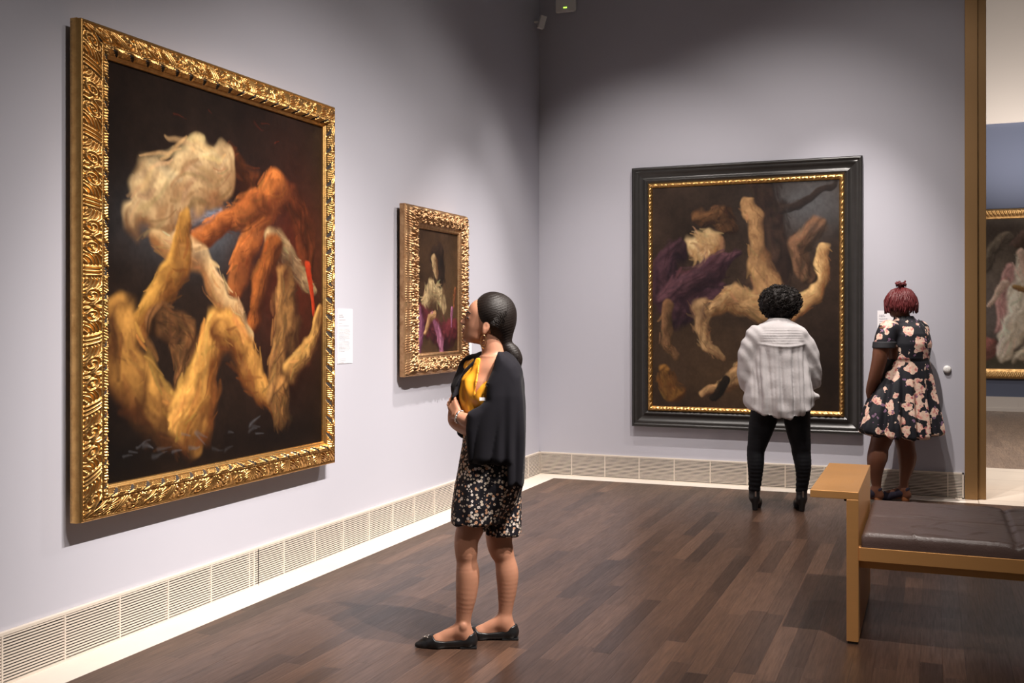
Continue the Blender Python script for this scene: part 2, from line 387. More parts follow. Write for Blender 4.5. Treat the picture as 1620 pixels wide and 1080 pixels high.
# ------------------------------------------------------------------ painted canvases (free, generic colour studies)
def vnoise(H, W, cells, seed):
    r = np.random.default_rng(seed); g = r.random((cells+2, cells+2)).astype(np.float32)
    ys = np.linspace(0, cells, H, endpoint=False); xs = np.linspace(0, cells, W, endpoint=False)
    y0 = ys.astype(int); x0 = xs.astype(int); fy = (ys-y0)[:, None]; fx = (xs-x0)[None]
    fy = fy*fy*(3-2*fy); fx = fx*fx*(3-2*fx)
    a = g[np.ix_(y0, x0)]; b_ = g[np.ix_(y0, x0+1)]; c = g[np.ix_(y0+1, x0)]; d = g[np.ix_(y0+1, x0+1)]
    return (a*(1-fx)+b_*fx)*(1-fy)+(c*(1-fx)+d*fx)*fy
class Canvas:
    def __init__(s, w, h, n, base, seed):
        s.W = n; s.H = int(n*h/w); s.asp = h/w; s.gam, s.gain = 1.2, .8
        v, u = np.meshgrid(np.linspace(0, 1, s.H), np.linspace(0, 1, s.W), indexing='ij')
        s.u0, s.v0 = u, v*s.asp; s.seed = seed
        k = .035
        s.u = s.u0+k*(vnoise(s.H, s.W, 9, seed)-.5)+.4*k*(vnoise(s.H, s.W, 26, seed+1)-.5)
        s.v = s.v0+k*(vnoise(s.H, s.W, 9, seed+2)-.5)+.4*k*(vnoise(s.H, s.W, 26, seed+3)-.5)
        m = vnoise(s.H, s.W, 5, seed+4)*.6+vnoise(s.H, s.W, 18, seed+5)*.4
        s.c = np.array(base, np.float32)[None, None]*(.45+1.1*m)[..., None]
    def wash(s, u, v, ru, rv, col, a=1.0):
        v *= s.asp; rv *= s.asp
        d = ((s.u-u)/ru)**2+((s.v-v)/rv)**2; k = (a*np.exp(-d))[..., None]; s.c = s.c*(1-k)+np.array(col, np.float32)*k
    def swath(s, pts, rad, lit, dark, light=(-.5, -.75), edge=.42, ribs=0, a=1.0):
        P = [(x, y*s.asp) for x, y in pts]; s.cnt = getattr(s, 'cnt', 0)+1; sd = s.seed*13+s.cnt*7; R0 = max(rad)
        U = s.u+.55*R0*(vnoise(s.H, s.W, 8, sd)-.5)*2*.5+.35*R0*(vnoise(s.H, s.W, 22, sd+1)-.5); V_ = s.v+.55*R0*(vnoise(s.H, s.W, 8, sd+2)-.5)*2*.5+.35*R0*(vnoise(s.H, s.W, 22, sd+3)-.5)
        best = np.full(s.u.shape, 1e9); nx = np.zeros_like(best); ny = np.zeros_like(best); lens = np.zeros_like(best); acc = 0
        for i in range(len(P)-1):
            (x0, y0), (x1, y1) = P[i], P[i+1]; dx, dy = x1-x0, y1-y0; L2 = dx*dx+dy*dy+1e-9
            t = np.clip(((U-x0)*dx+(V_-y0)*dy)/L2, 0, 1); r = rad[i]+(rad[i+1]-rad[i])*t
            ex = U-(x0+t*dx); ey = V_-(y0+t*dy); d = np.hypot(ex, ey)/r; k = d < best
            best = np.where(k, d, best); nx = np.where(k, ex/r, nx); ny = np.where(k, ey/r, ny); lens = np.where(k, acc+t*math.sqrt(L2), lens); acc += math.sqrt(L2)
        m = np.clip((1-best)/edge, 0, 1); m = m*m*(3-2*m)*a
        sh = .40+.74*(nx*light[0]+ny*light[1])+.30*np.sqrt(np.clip(1-best**2, 0, 1))-.10
        fold = np.abs(np.sin((nx*1.3+ny*.9)*(1.2+ribs*.55)+lens*9+5*vnoise(s.H, s.W, 9, sd+5)))      # cloth-like ridges
        sh += (.30+.14*(ribs > 0))*(fold-.62)+.22*(vnoise(s.H, s.W, 34, sd+6)-.5)+.30*(vnoise(s.H, s.W, 7, sd+7)-.55)
        sh = np.clip(sh, 0, 1)[..., None]**1.55; m = m*np.clip(1.5-1.0*vnoise(s.H, s.W, 14, sd+8)**2, 0, 1)
        col = np.array(dark, np.float32)*(1-sh)+np.array(lit, np.float32)*sh
        s.c = s.c*(1-m[..., None])+col*m[..., None]
        if max(rad) > .018: s.brush(pts, rad, lit, dark, light)
    def stroke(s, x0, y0, x1, y1, r, col, a):
        dx, dy = x1-x0, y1-y0; L2 = dx*dx+dy*dy+1e-9
        i0 = max(0, int((min(y0, y1)-2*r)/s.asp*s.H)); i1 = min(s.H, int((max(y0, y1)+2*r)/s.asp*s.H)+2); j0 = max(0, int((min(x0, x1)-2*r)*s.W)); j1 = min(s.W, int((max(x0, x1)+2*r)*s.W)+2)
        if i1 <= i0 or j1 <= j0: return
        u = s.u[i0:i1, j0:j1]; v = s.v[i0:i1, j0:j1]; t = np.clip(((u-x0)*dx+(v-y0)*dy)/L2, 0, 1)
        d = np.hypot(u-x0-t*dx, v-y0-t*dy)/(r*(.35+.65*np.sin(PI*np.clip(t*.86+.07, 0, 1)))); m = (a*np.clip((1-d)/.75, 0, 1))[..., None]
        s.c[i0:i1, j0:j1] = s.c[i0:i1, j0:j1]*(1-m)+np.array(col, np.float32)*m
    def brush(s, pts, rad, lit, dark, light=(-.5, -.75), n=80):
        q = np.random.default_rng(s.seed*31+getattr(s, 'cnt', 0)); P = np.array([(x, y*s.asp) for x, y in pts]); lit = np.array(lit); dark = np.array(dark)
        for _ in range(n):
            i = q.integers(0, len(P)-1); t = q.random(); p = P[i]+(P[i+1]-P[i])*t; r = rad[i]+(rad[i+1]-rad[i])*t; d = P[i+1]-P[i]; d = d/(np.linalg.norm(d)+1e-9); nn = np.array([-d[1], d[0]])
            o = q.uniform(-.95, .95); sh = .38+.72*o*(nn[0]*light[0]+nn[1]*light[1])+q.normal(0, .13); sh = min(1.1, max(0, sh))**1.6
            col = dark*(1-sh)+lit*sh; col = col*np.array([1+.09*q.normal(), 1+.04*q.normal(), 1+.06*q.normal()]); an = q.normal(0, .35); dd = d*math.cos(an)+nn*math.sin(an); L = r*q.uniform(.5, 1.3); c_ = p+nn*o*r*.95
            s.stroke(c_[0]-dd[0]*L*.5, c_[1]-dd[1]*L*.5, c_[0]+dd[0]*L*.5, c_[1]+dd[1]*L*.5, r*q.uniform(.06, .20), np.clip(col, .004, 1), q.uniform(.25, .65))
    def flecks(s, n, box, col, seed, r=.004):
        q = np.random.default_rng(seed)
        for _ in range(n):
            x = q.uniform(box[0], box[2]); y = q.uniform(box[1], box[3]); L = q.uniform(.02, .06); an = q.normal(.05, .16)
            s.swath([(x, y), (x+L*math.cos(an), y+L*math.sin(an)/s.asp)], [r*q.uniform(.5, 1.2), r*.3], col, tuple(c*.5 for c in col), edge=1.0, a=q.uniform(.15, .5))
    def mesh(s, name, w, h, parent, place):
        g = (.80+.22*vnoise(s.H, s.W, 110, s.seed+20)+.18*vnoise(s.H, s.W, 45, s.seed+21)); s.c = np.clip(s.c*g[..., None], .001, 1)**s.gam*s.gain
        U = s.u0.ravel()*w; V = -(s.v0.ravel()/s.asp)*h
        pts = place(U, V); i = np.arange(s.H*s.W).reshape(s.H, s.W)
        Q = np.stack([i[:-1, :-1], i[1:, :-1], i[1:, 1:], i[:-1, 1:]], -1).reshape(-1, 4)
        me = mesh_np(name, pts, Q); a = me.color_attributes.new('paint', 'FLOAT_COLOR', 'POINT')
        col = np.ones((s.H*s.W, 4), np.float32); col[:, :3] = np.clip(s.c, 0.002, 1).reshape(-1, 3); a.data.foreach_set('color', col.ravel())
        return link_mesh(name, me, M['paint'], parent, True)

# picture frames: a moulding swept round four mitred sides, carved by a height function
def frame_ring(name, W, H, prof, mat, parent, place, carve=None, step=.006, z0=None):
    # prof: list of (t inward from outer edge, w away from wall); place(u, v, w) -> xyz with u,v from the lower-left corner
    T = np.array([p[0] for p in prof]); Wd = np.array([p[1] for p in prof]); Vs = []; Qs = []; Ms = []; off = 0
    for side in range(4):
        L = W if side % 2 == 0 else H; n = max(8, int(L/step)); sg = np.linspace(0, 1, n+1)
        tt, ss = np.meshgrid(T, sg); q = ss*L; ww = np.tile(Wd, (n+1, 1)).astype(float); td = tt.copy(); msk = None
        if carve is not None:
            r_ = carve(q, tt, L, side); dw, dt = r_[:2]; msk = r_[2] if len(r_) > 2 else None
            ww = ww+dw; td = tt+dt
        along = tt+ss*(L-2*tt)
        if msk is not None: Ms.append(((msk[:-1, :-1]+msk[1:, 1:]+msk[:-1, 1:]+msk[1:, :-1])/4 > .5).astype(np.int32).ravel())
        if side == 0: u, v = along, td
        elif side == 1: u, v = W-td, along
        elif side == 2: u, v = W-along, H-td
        else: u, v = td, H-along
        Vs.append(np.stack(place(u.ravel(), v.ravel(), ww.ravel()), -1)); m = len(T)
        i = np.arange((n+1)*m).reshape(n+1, m)+off
        Qs.append(np.stack([i[:-1, :-1], i[1:, :-1], i[1:, 1:], i[:-1, 1:]], -1).reshape(-1, 4)); off += (n+1)*m
    me = mesh_np(name, np.concatenate(Vs), np.concatenate(Qs)); o = link_mesh(name, me, mat, parent, True)
    if Ms: me.polygons.foreach_set('material_index', np.concatenate(Ms)); me.update()
    return o
def lin(profile, n):
    out = []
    for (a, b_), k in zip(zip(profile[:-1], profile[1:]), n):
        for i in range(k): out.append((a[0]+(b_[0]-a[0])*i/k, a[1]+(b_[1]-a[1])*i/k))
    out.append(profile[-1]); return out
def sstep(a, b_, x):
    t = np.clip((x-a)/(b_-a), 0, 1); return t*t*(3-2*t)

def on_left(y0, z0):   # moulding coordinates -> left wall (faces +x)
    return lambda u, v, w: (w, y0+u, z0+v)
def on_back(x0, z0, y=0.0):   # -> back wall (faces -y)
    return lambda u, v, w: (x0+u, y-w, z0+v)

# ---- big carved gilt painting on the left wall
yA, zA, WA, HA = -5.99, .607, 2.095, 2.213
pa = empty('painting', (0, 0, 0), 0, 'huge gilt carved framed dark painting with ochre swirls, nearest on left wall', 'painting')
def carveA(q, t, L, side):
    Pd = .33; Pd = L/max(1, round(L/Pd)); h = np.zeros_like(q)
    b0, b1 = .017, .092; v = (t-b0)/(b1-b0); inb = sstep(0, .08, v)*sstep(1.0, .94, v)
    uu = (q/Pd) % 1.0-.5; Xa = np.abs(uu)*Pd; Y = (v-.5)*(b1-b0)
    bar = .5+.5*np.cos(Xa*2*PI/.019); wb = sstep(.036, .026, Xa)
    r = np.hypot(Xa-.112, Y+.004); th = np.arctan2(Y+.004, Xa-.112); sp = .5+.5*np.sin(th+r*2*PI/.0165); ws = sstep(.038, .030, r)*(1-wb)
    ang = .45+.5*np.sin(Xa*30); lf = .5+.5*np.sin((Xa*np.cos(ang)+Y*(1.9-9*Xa)+.004*np.sin(Y*120))*2*PI/.025)
    hb = wb*bar+ws*sp+(1-wb-ws)*lf
    h += inb*(.016*hb**.8+.007*np.sin(PI*np.clip(v, 0, 1))-.008)
    c0, c1 = .097, .133; vr = (t-c0)/(c1-c0); inr = sstep(0, .10, vr)*sstep(1, .90, vr)
    per = L/round(L/.118); flip = np.where(q > L/2, -1.0, 1.0); s_ = ((q/per) % 1.0-.5)*per*flip
    a = s_-(vr-.5)*.040; hole = (np.abs(a) < .0195*np.sqrt(np.clip(1-((vr-.54)/.46)**2, 0, 1)))*1.0  # shallow slots coloured dark, for shaded depth and the lining behind
    ribs = .5+.5*np.sin((s_+vr*.030)*2*PI/.0148); rim = np.exp(-((np.abs(a)-.024)/.005)**2)
    h += inr*(.007*ribs*(1-hole)+.005*rim*(1-hole)-.003*hole)
    bead = .5+.5*np.cos(q*2*PI/.013); h += .002*bead*sstep(.012, .016, t)*sstep(.022, .018, t)
    dt = np.where((t < .03) & (t > .012), -.002*bead, 0)
    return h, dt, hole
profA = lin([(.02, .035), (0, .04), (0, .078), (.003, .082), (.003, .098), (.010, .102), (.015, .100), (.017, .096), (.092, .132), (.096, .128), (.098, .136), (.114, .142), (.132, .116), (.134, .112), (.148, .106), (.150, .098), (.152, .085)],
            [1, 2, 1, 1, 2, 1, 1, 40, 1, 1, 12, 14, 1, 2, 1, 1])
frame_ring('frame', WA, HA, profA, [M['gold'], M['dark']], pa, on_left(yA, zA), carveA, .004)
MB().box(.001, .036, yA+.06, yA+WA-.06, zA+.06, zA+HA-.06).build('stretcher', M['dark'], pa)
cw, ch = WA-.296, HA-.296
cv = Canvas(cw, ch, 420, (.034, .020, .014), 11); cv.gam, cv.gain = 1.25, .72
sk = lambda k: (.80*k, .36*k, .085*k)
BR = (.03, .012, .006); RD = (.13, .035, .014)
cv.wash(.82, .42, .22, .30, (.12, .026, .012), .9); cv.wash(.6, .16, .25, .10, (.035, .018, .014), .7)
cv.wash(.33, .37, .22, .09, (.16, .17, .19), .8)
cv.swath([(.44, .33), (.34, .36), (.26, .40)], [.04, .06, .03], (.30, .33, .40), (.04, .04, .05), ribs=3)
cv.swath([(.40, .22), (.52, .20), (.60, .24), (.64, .34)], [.05, .09, .09, .06], (.22, .075, .028), (.03, .01, .006), ribs=4)
cv.swath([(.12, .37), (.22, .29), (.38, .23), (.49, .20)], [.07, .12, .115, .06], (.84, .63, .36), (.28, .15, .07), (-.3, -.8), ribs=1)
cv.swath([(.80, .22), (.88, .34), (.93, .52)], [.06, .07, .03], (.30, .085, .03), (.05, .015, .008), ribs=2)
cv.swath([(.74, .21), (.68, .30), (.62, .40), (.52, .50)], [.075, .065, .05, .045], (.72, .27, .08), (.16, .05, .02))
cv.swath([(.66, .29), (.50, .33), (.34, .41)], [.06, .05, .03], (.62, .23, .07), (.13, .04, .016))
cv.swath([(.72, .40), (.86, .47), (.96, .53)], [.055, .04, .02], (.66, .48, .26), (.10, .05, .03))
cv.swath([(.72, .42), (.66, .52), (.60, .62)], [.06, .05, .03], (.50, .18, .05), (.08, .025, .012))
cv.swath([(.20, .42), (.36, .47), (.50, .57), (.58, .66)], [.045, .05, .045, .03], (.85, .62, .34), (.34, .17, .07), (.1, -.9))
cv.swath([(.30, .36), (.27, .48), (.14, .60), (.04, .68)], [.045, .05, .055, .05], (.70, .40, .11), (.18, .07, .02))
cv.swath([(.20, .60), (.30, .66), (.28, .76)], [.05, .06, .04], (.34, .17, .07), (.04, .02, .01), ribs=5)
cv.swath([(.05, .62), (.10, .76), (.22, .86), (.32, .91)], [.09, .11, .11, .08], (.72, .40, .12), (.12, .05, .02), (.4, -.7), ribs=2)
cv.swath([(.44, .61), (.40, .74), (.34, .86), (.30, .91)], [.07, .095, .11, .08], (.90, .53, .16), (.20, .08, .025), (-.7, -.4))
cv.swath([(.46, .62), (.58, .72), (.66, .84), (.72, .87)], [.07, .065, .045, .03], (.82, .46, .14), (.16, .06, .02), (.2, -.8))
cv.swath([(.80, .50), (.78, .62), (.76, .74), (.74, .84)], [.06, .085, .08, .07], (.58, .32, .12), (.07, .03, .016), (-.5, -.5), ribs=2)
cv.swath([(.98, .60), (.92, .70), (.82, .78)], [.03, .05, .05], (.74, .44, .15), (.10, .04, .02))
cv.swath([(.76, .84), (.78, .92)], [.05, .055], (.56, .30, .11), (.06, .03, .015), ribs=3)
cv.swath([(.90, .44), (.95, .58)], [.02, .012], (.75, .12, .04), (.3, .03, .01))
cv.wash(.80, .97, .4, .06, (.016, .010, .009), .8); cv.wash(.05, .95, .15, .09, (.012, .009, .008), .8)
cv.flecks(18, (.05, .91, .70, .975), (.26, .26, .28), 3, .010); cv.flecks(8, (.05, .04, .9, .2), (.45, .08, .03), 5, .005)
cv.mesh('canvas', cw, ch, pa, lambda U, V: np.stack([np.full_like(U, .094), yA+.148+U, zA+HA-.148+V], -1))

# ---- small carved painting on the left wall
yS, zS, WS, HS = -2.93, 1.09, 1.02, 1.235
ps = empty('painting', (0, 0, 0), 0, 'small brown painting in a deep heavily carved frame behind the woman in the cardigan', 'painting')
def carveS(q, t, L, side):
    s0 = side*3.7; v = (t-.03)/.10; inb = sstep(0, .1, v)*sstep(1.02, .9, v)
    P = .06; uu = (q/P) % 1-.5; k = np.floor(q/P)
    X = uu*P; Y = (v-.5)*.10; a = np.where(k % 2 == 0, 1, -1)
    r = np.hypot(X, Y-a*.012); th = np.arctan2(Y-a*.012, X)
    sp = .5+.5*np.sin(3*th*a+r*260+s0); rg = .5+.5*np.sin(q*190+np.sin(v*9+k)*3)*np.sin(v*14+q*60)
    h = inb*(.020*sp*rg+.010*sp-.010)
    bead = .5+.5*np.cos(q*2*PI/.018)
    edge = sstep(.055, .02, t)*(t > .015); dt = -edge*(.012*bead*(.5+.5*np.sin(q*34+s0)))
    h += .004*bead*sstep(.14, .145, t)*sstep(.16, .155, t)
    return h, dt
profS = lin([(.02, .03), (0.0, .034), (0.0, .075), (.018, .085), (.018, .10), (.030, .118), (.080, .135), (.130, .112), (.140, .104), (.162, .100), (.165, .085)], [1, 5, 2, 2, 2, 14, 14, 2, 6, 1])
frame_ring('frame', WS, HS, profS, M['gold_old'], ps, on_left(yS, zS), carveS, .0045)
MB().box(.001, .03, yS+.06, yS+WS-.06, zS+.06, zS+HS-.06).build('stretcher', M['dark'], ps)
cw, ch = WS-.32, HS-.32
cv = Canvas(cw, ch, 170, (.085, .048, .026), 31); cv.gam, cv.gain = 1.18, .86
cv.wash(.5, .15, .6, .2, (.06, .035, .022), .6); cv.wash(.8, .5, .2, .4, (.12, .075, .04), .5)
cv.swath([(.38, .20), (.55, .18), (.60, .36), (.54, .46)], [.10, .13, .11, .06], (.06, .035, .024), (.015, .010, .008), ribs=4)
cv.swath([(.42, .24), (.46, .36)], [.07, .07], (.66, .48, .27), (.12, .06, .03), (-.8, -.4))
cv.swath([(.20, .60), (.34, .50), (.56, .52), (.66, .62)], [.11, .13, .13, .07], (.74, .58, .33), (.10, .055, .03), (-.7, -.5))
cv.swath([(.10, .66), (.30, .78), (.62, .86), (.90, .84)], [.10, .17, .18, .16], (.20, .045, .055), (.035, .010, .014), ribs=2)
cv.swath([(.06, .64), (.10, .78), (.06, .98)], [.06, .08, .06], (.50, .22, .34), (.10, .03, .06), ribs=3)
cv.swath([(.36, .70), (.50, .80), (.60, .98)], [.05, .07, .08], (.56, .25, .37), (.12, .035, .06), ribs=3)
cv.swath([(.20, .84), (.30, .72), (.44, .68)], [.05, .055, .05], (.66, .42, .22), (.14, .06, .03))
cv.swath([(.93, .48), (.90, .62)], [.045, .03], (.40, .16, .07), (.08, .03, .02)); cv.swath([(.86, .64), (.84, .78)], [.03, .02], (.50, .22, .34), (.1, .03, .06))
cv.mesh('canvas', cw, ch, ps, lambda U, V: np.stack([np.full_like(U, .088), yS+.16+U, zS+HS-.16+V], -1))

# ---- black framed painting on the back wall
xB, zB, WB, HB = .945, .505, 2.045, 2.405
pb = empty('painting', (0, 0, 0), 0, 'large painting in a plain black moulded frame with gilt inner edge on the back wall', 'painting')
profB = lin([(.01, .004), (0, .006), (0, .060), (.008, .072), (.022, .074), (.030, .066), (.034, .060), (.040, .066), (.060, .050), (.085, .034), (.105, .036), (.118, .048), (.126, .052), (.130, .046), (.150, .046), (.152, .040)], [1]*15)
frame_ring('frame', WB, HB, profB, M['ebony'], pb, on_back(xB, zB), None, .05)
def carveB(q, t, L, side):
    bd = .5+.5*np.cos(q*2*PI/.055+np.sin(q*31)); ln = .5+.5*np.sin(q*190+t*300)
    k = sstep(.006, .012, t)*sstep(.040, .032, t); return k*(.005*bd+.005*ln), 0*t
profBi = lin([(0, .030), (0, .050), (.006, .056), (.022, .060), (.040, .050), (.044, .044), (.046, .030)], [1, 1, 4, 5, 2, 1])
frame_ring('gilt_inner_edge', WB-.30, HB-.30, profBi, M['gold'], pb, lambda u, v, w: (xB+.15+u, -w, zB+.15+v), carveB, .006)
MB().box(xB+.06, xB+WB-.06, -.030, -.001, zB+.06, zB+HB-.06).build('stretcher', M['dark'], pb)
cw, ch = WB-.385, HB-.385
cv = Canvas(cw, ch, 300, (.045, .028, .020), 51); cv.gam, cv.gain = 1.12, .80
cv.wash(.85, .10, .22, .12, (.10, .10, .105), .9); cv.wash(.25, .72, .4, .14, (.075, .045, .026), .8); cv.wash(.55, .88, .5, .12, (.085, .05, .026), .8)
cv.swath([(.62, .02), (.70, .30), (.62, .52)], [.10, .10, .13], (.085, .048, .034), (.018, .011, .010), ribs=3)
cv.swath([(.70, .12), (.86, .08), (.98, .02)], [.03, .025, .015], (.05, .032, .025), (.015, .01, .01))
cv.swath([(.28, .17), (.38, .13), (.42, .20)], [.05, .08, .05], (.22, .11, .05), (.03, .015, .01), ribs=3)
cv.swath([(.22, .26), (.30, .28), (.30, .38)], [.07, .10, .06], (.95, .70, .38), (.34, .18, .08), (-.5, -.6))
cv.swath([(.12, .28), (.06, .42), (.14, .55), (.34, .50)], [.06, .10, .12, .09], (.125, .058, .075), (.022, .011, .016), ribs=3)
cv.swath([(.10, .50), (.30, .40), (.46, .30)], [.08, .10, .03], (.15, .070, .085), (.026, .012, .018), ribs=2)
cv.swath([(.52, .08), (.56, .24), (.60, .42), (.66, .56)], [.035, .05, .085, .09], (.60, .36, .17), (.12, .06, .03))
cv.swath([(.30, .56), (.44, .50), (.60, .56)], [.04, .07, .08], (.64, .41, .20), (.14, .07, .03))
cv.swath([(.72, .58), (.88, .50), (.93, .38), (.92, .30)], [.06, .055, .045, .04], (.80, .53, .25), (.22, .10, .04))
cv.swath([(.88, .20), (.80, .28), (.84, .42)], [.06, .07, .05], (.26, .14, .08), (.03, .018, .012), ribs=3)
cv.swath([(.10, .56), (.07, .72), (.13, .76)], [.05, .035, .025], (.34, .18, .09), (.05, .03, .015)); cv.swath([(.26, .54), (.30, .72), (.40, .78)], [.06, .045, .025], (.62, .40, .20), (.12, .06, .03))
cv.swath([(.52, .82), (.40, .90), (.28, .95)], [.05, .04, .025], (.60, .37, .18), (.10, .05, .025))
cv.swath([(.07, .84), (.12, .94)], [.05, .07], (.40, .20, .055), (.07, .03, .012), ribs=2); cv.swath([(.40, .87), (.34, .97)], [.03, .03], (.03, .02, .014), (.012, .01, .008))
cv.wash(.95, .85, .16, .25, (.018, .012, .010), .9)
cv.mesh('canvas', cw, ch, pb, lambda U, V: np.stack([xB+.1925+U, np.full_like(U, -.040), zB+HB-.1925+V], -1))

# ---- painting in the room beyond
xF, zF, WF, HF = 4.05, .53, 2.3, 2.775
pf = empty('painting', (0, 0, 0), 0, 'gilt framed painting with pale robes on the blue wall beyond the doorway', 'painting')
def carveF(q, t, L, side):
    bd = .5+.5*np.cos(q*2*PI/.06); return (.012*bd*sstep(.02, .05, t)*sstep(.13, .09, t)), 0*t
profF = lin([(.01, .02), (0, .02), (0, .06), (.03, .085), (.08, .075), (.12, .06), (.135, .055), (.165, .05), (.166, .03)], [1, 1, 2, 4, 4, 1, 2, 1])
frame_ring('frame', WF, HF, profF, M['gold_flat'], pf, on_back(xF, zF, 9.35), carveF, .012)
cw, ch = WF-.33, HF-.33
cv = Canvas(cw, ch, 120, (.11, .085, .065), 71); cv.gam, cv.gain = 1.0, 1.15
cv.wash(.20, .10, .25, .12, (.05, .035, .028), .9); cv.wash(.08, .60, .2, .2, (.17, .14, .13), .8); cv.wash(.2, .95, .6, .07, (.06, .05, .03), .9); cv.wash(.7, .4, .3, .4, (.07, .05, .04), .7)
cv.swath([(.06, .34), (.12, .20), (.24, .13)], [.05, .06, .06], (.24, .19, .14), (.06, .045, .035), ribs=2)
cv.swath([(.04, .90), (.12, .83)], [.07, .07], (.46, .17, .14), (.12, .05, .04), ribs=2)
cv.swath([(.27, .34), (.23, .50), (.21, .70)], [.06, .07, .06], (.75, .44, .40), (.28, .14, .13), ribs=3)
cv.swath([(.36, .28), (.36, .50), (.30, .74), (.19, .90)], [.08, .12, .11, .08], (.92, .84, .70), (.45, .36, .26), ribs=3)
cv.swath([(.32, .92), (.48, .86), (.66, .90)], [.06, .09, .07], (.70, .60, .46), (.25, .19, .13), ribs=3)
cv.swath([(.22, .44), (.15, .53), (.09, .58)], [.04, .032, .02], (.85, .66, .54), (.4, .27, .2)); cv.swath([(.33, .18), (.37, .11)], [.06, .05], (.16, .10, .08), (.05, .03, .02))
cv.swath([(.34, .24), (.38, .40)], [.04, .03], (.85, .62, .50), (.35, .24, .18)); cv.swath([(.30, .46), (.40, .48)], [.03, .03], (.50, .31, .11), (.2, .1, .04))
cv.mesh('canvas', cw, ch, pf, lambda U, V: np.stack([xF+.165+U, np.full_like(U, 9.30), zF+HF-.165+V], -1))
MB().box(xF+.06, xF+WF-.06, 9.305, 9.349, zF+.06, zF+HF-.06).build('stretcher', M['dark'], pf)

# ------------------------------------------------------------------ small fittings on the walls
def placard(loc, w, h, rz, label, lines):
    e = empty('wall_label', loc, rz, label, 'label')
    MB().box(0, w, -.004, -.0005, 0, h).build('card', M['card'], e)
    b = MB(); y = h-.035; big = False
    for n, (ln, th, gap) in enumerate(lines):
        x = .014; end = .014+(w-.028)*ln
        while x < end-.004:
            q = min(end, x+random.uniform(.007, .018)); b.box(x, q, -.0055, -.0039, y-th, y); x = q+.003
        y -= gap
        if gap >= .04: b.build('printed_text', M['ink'], e); b = MB(); big = True
    b.build('printed_note' if big else 'printed_text', M['ink'], e)
    return e
LT = [(.34, .006, .012), (.40, .006, .020), (.55, .005, .022), (.3, .004, .018), (.8, .004, .022)]+[(random.uniform(.82, .95), .003, .0085) for _ in range(8)]+[(.5, .003, .014)]+[(random.uniform(.8, .95), .003, .0085) for _ in range(7)]+[(.45, .003, .05), (.58, .003, .012), (.55, .003, .012), (.4, .003, .01)]
placard((0, -3.712, 1.214), .186, .352, PI/2, 'white printed wall label beside the huge gilt framed painting', LT)
placard((0, -1.80, 1.19), .19, .175, PI/2, 'white printed wall label right of the small carved frame', LT[:9])
placard((3.108, 0, 1.265), .15, .31, 0, 'white printed wall label behind the woman with red hair', LT)

e = empty('wall_button', (3.662, 0, 1.08), 0, 'round white knob on the back wall beside the bronze doorway', 'sensor')
MB().lathe([(.032, 0), (.032, -.012), (.029, -.02), (.02, -.026), (.006, -.028)], axis='y').build('cap', M['white'], e, True)
b = MB()
for k in range(6): b.lathe([(.0022, -.0245), (.0022, -.0275)], (.011*math.cos(k*PI/3), 0, .011*math.sin(k*PI/3)), 'y', 8)
b.build('holes', M['ink'], e)

e = empty('access_point', (.283, 0, 4.55), 0, 'white rounded wireless box with green light high on the back wall', 'access point')
MB().box(-.105, .105, -.045, -.002, -.105, .105, .02).build('housing', M['white'], e)
b = MB(); b.box(-.018, -.001, -.0475, -.044, -.068, -.058); b.box(.002, .016, -.0475, -.044, -.068, -.058); b.build('status_light', M['led'], e)
e = empty('motion_sensor', (0.0, -.13, 4.345), 0, 'small tilted white sensor box high on left wall near the corner', 'sensor')
o = MB().box(-.03, .03, -.035, .035, -.06, .06, .006).build('housing', M['white'], e); o.location = (.075, 0, 0); o.rotation_euler = (math.radians(6), math.radians(14), math.radians(35))
MB().tube([(0.0, 0, .01), (.03, 0, .01), (.06, 0, .0)], .012).build('bracket', M['white'], e)

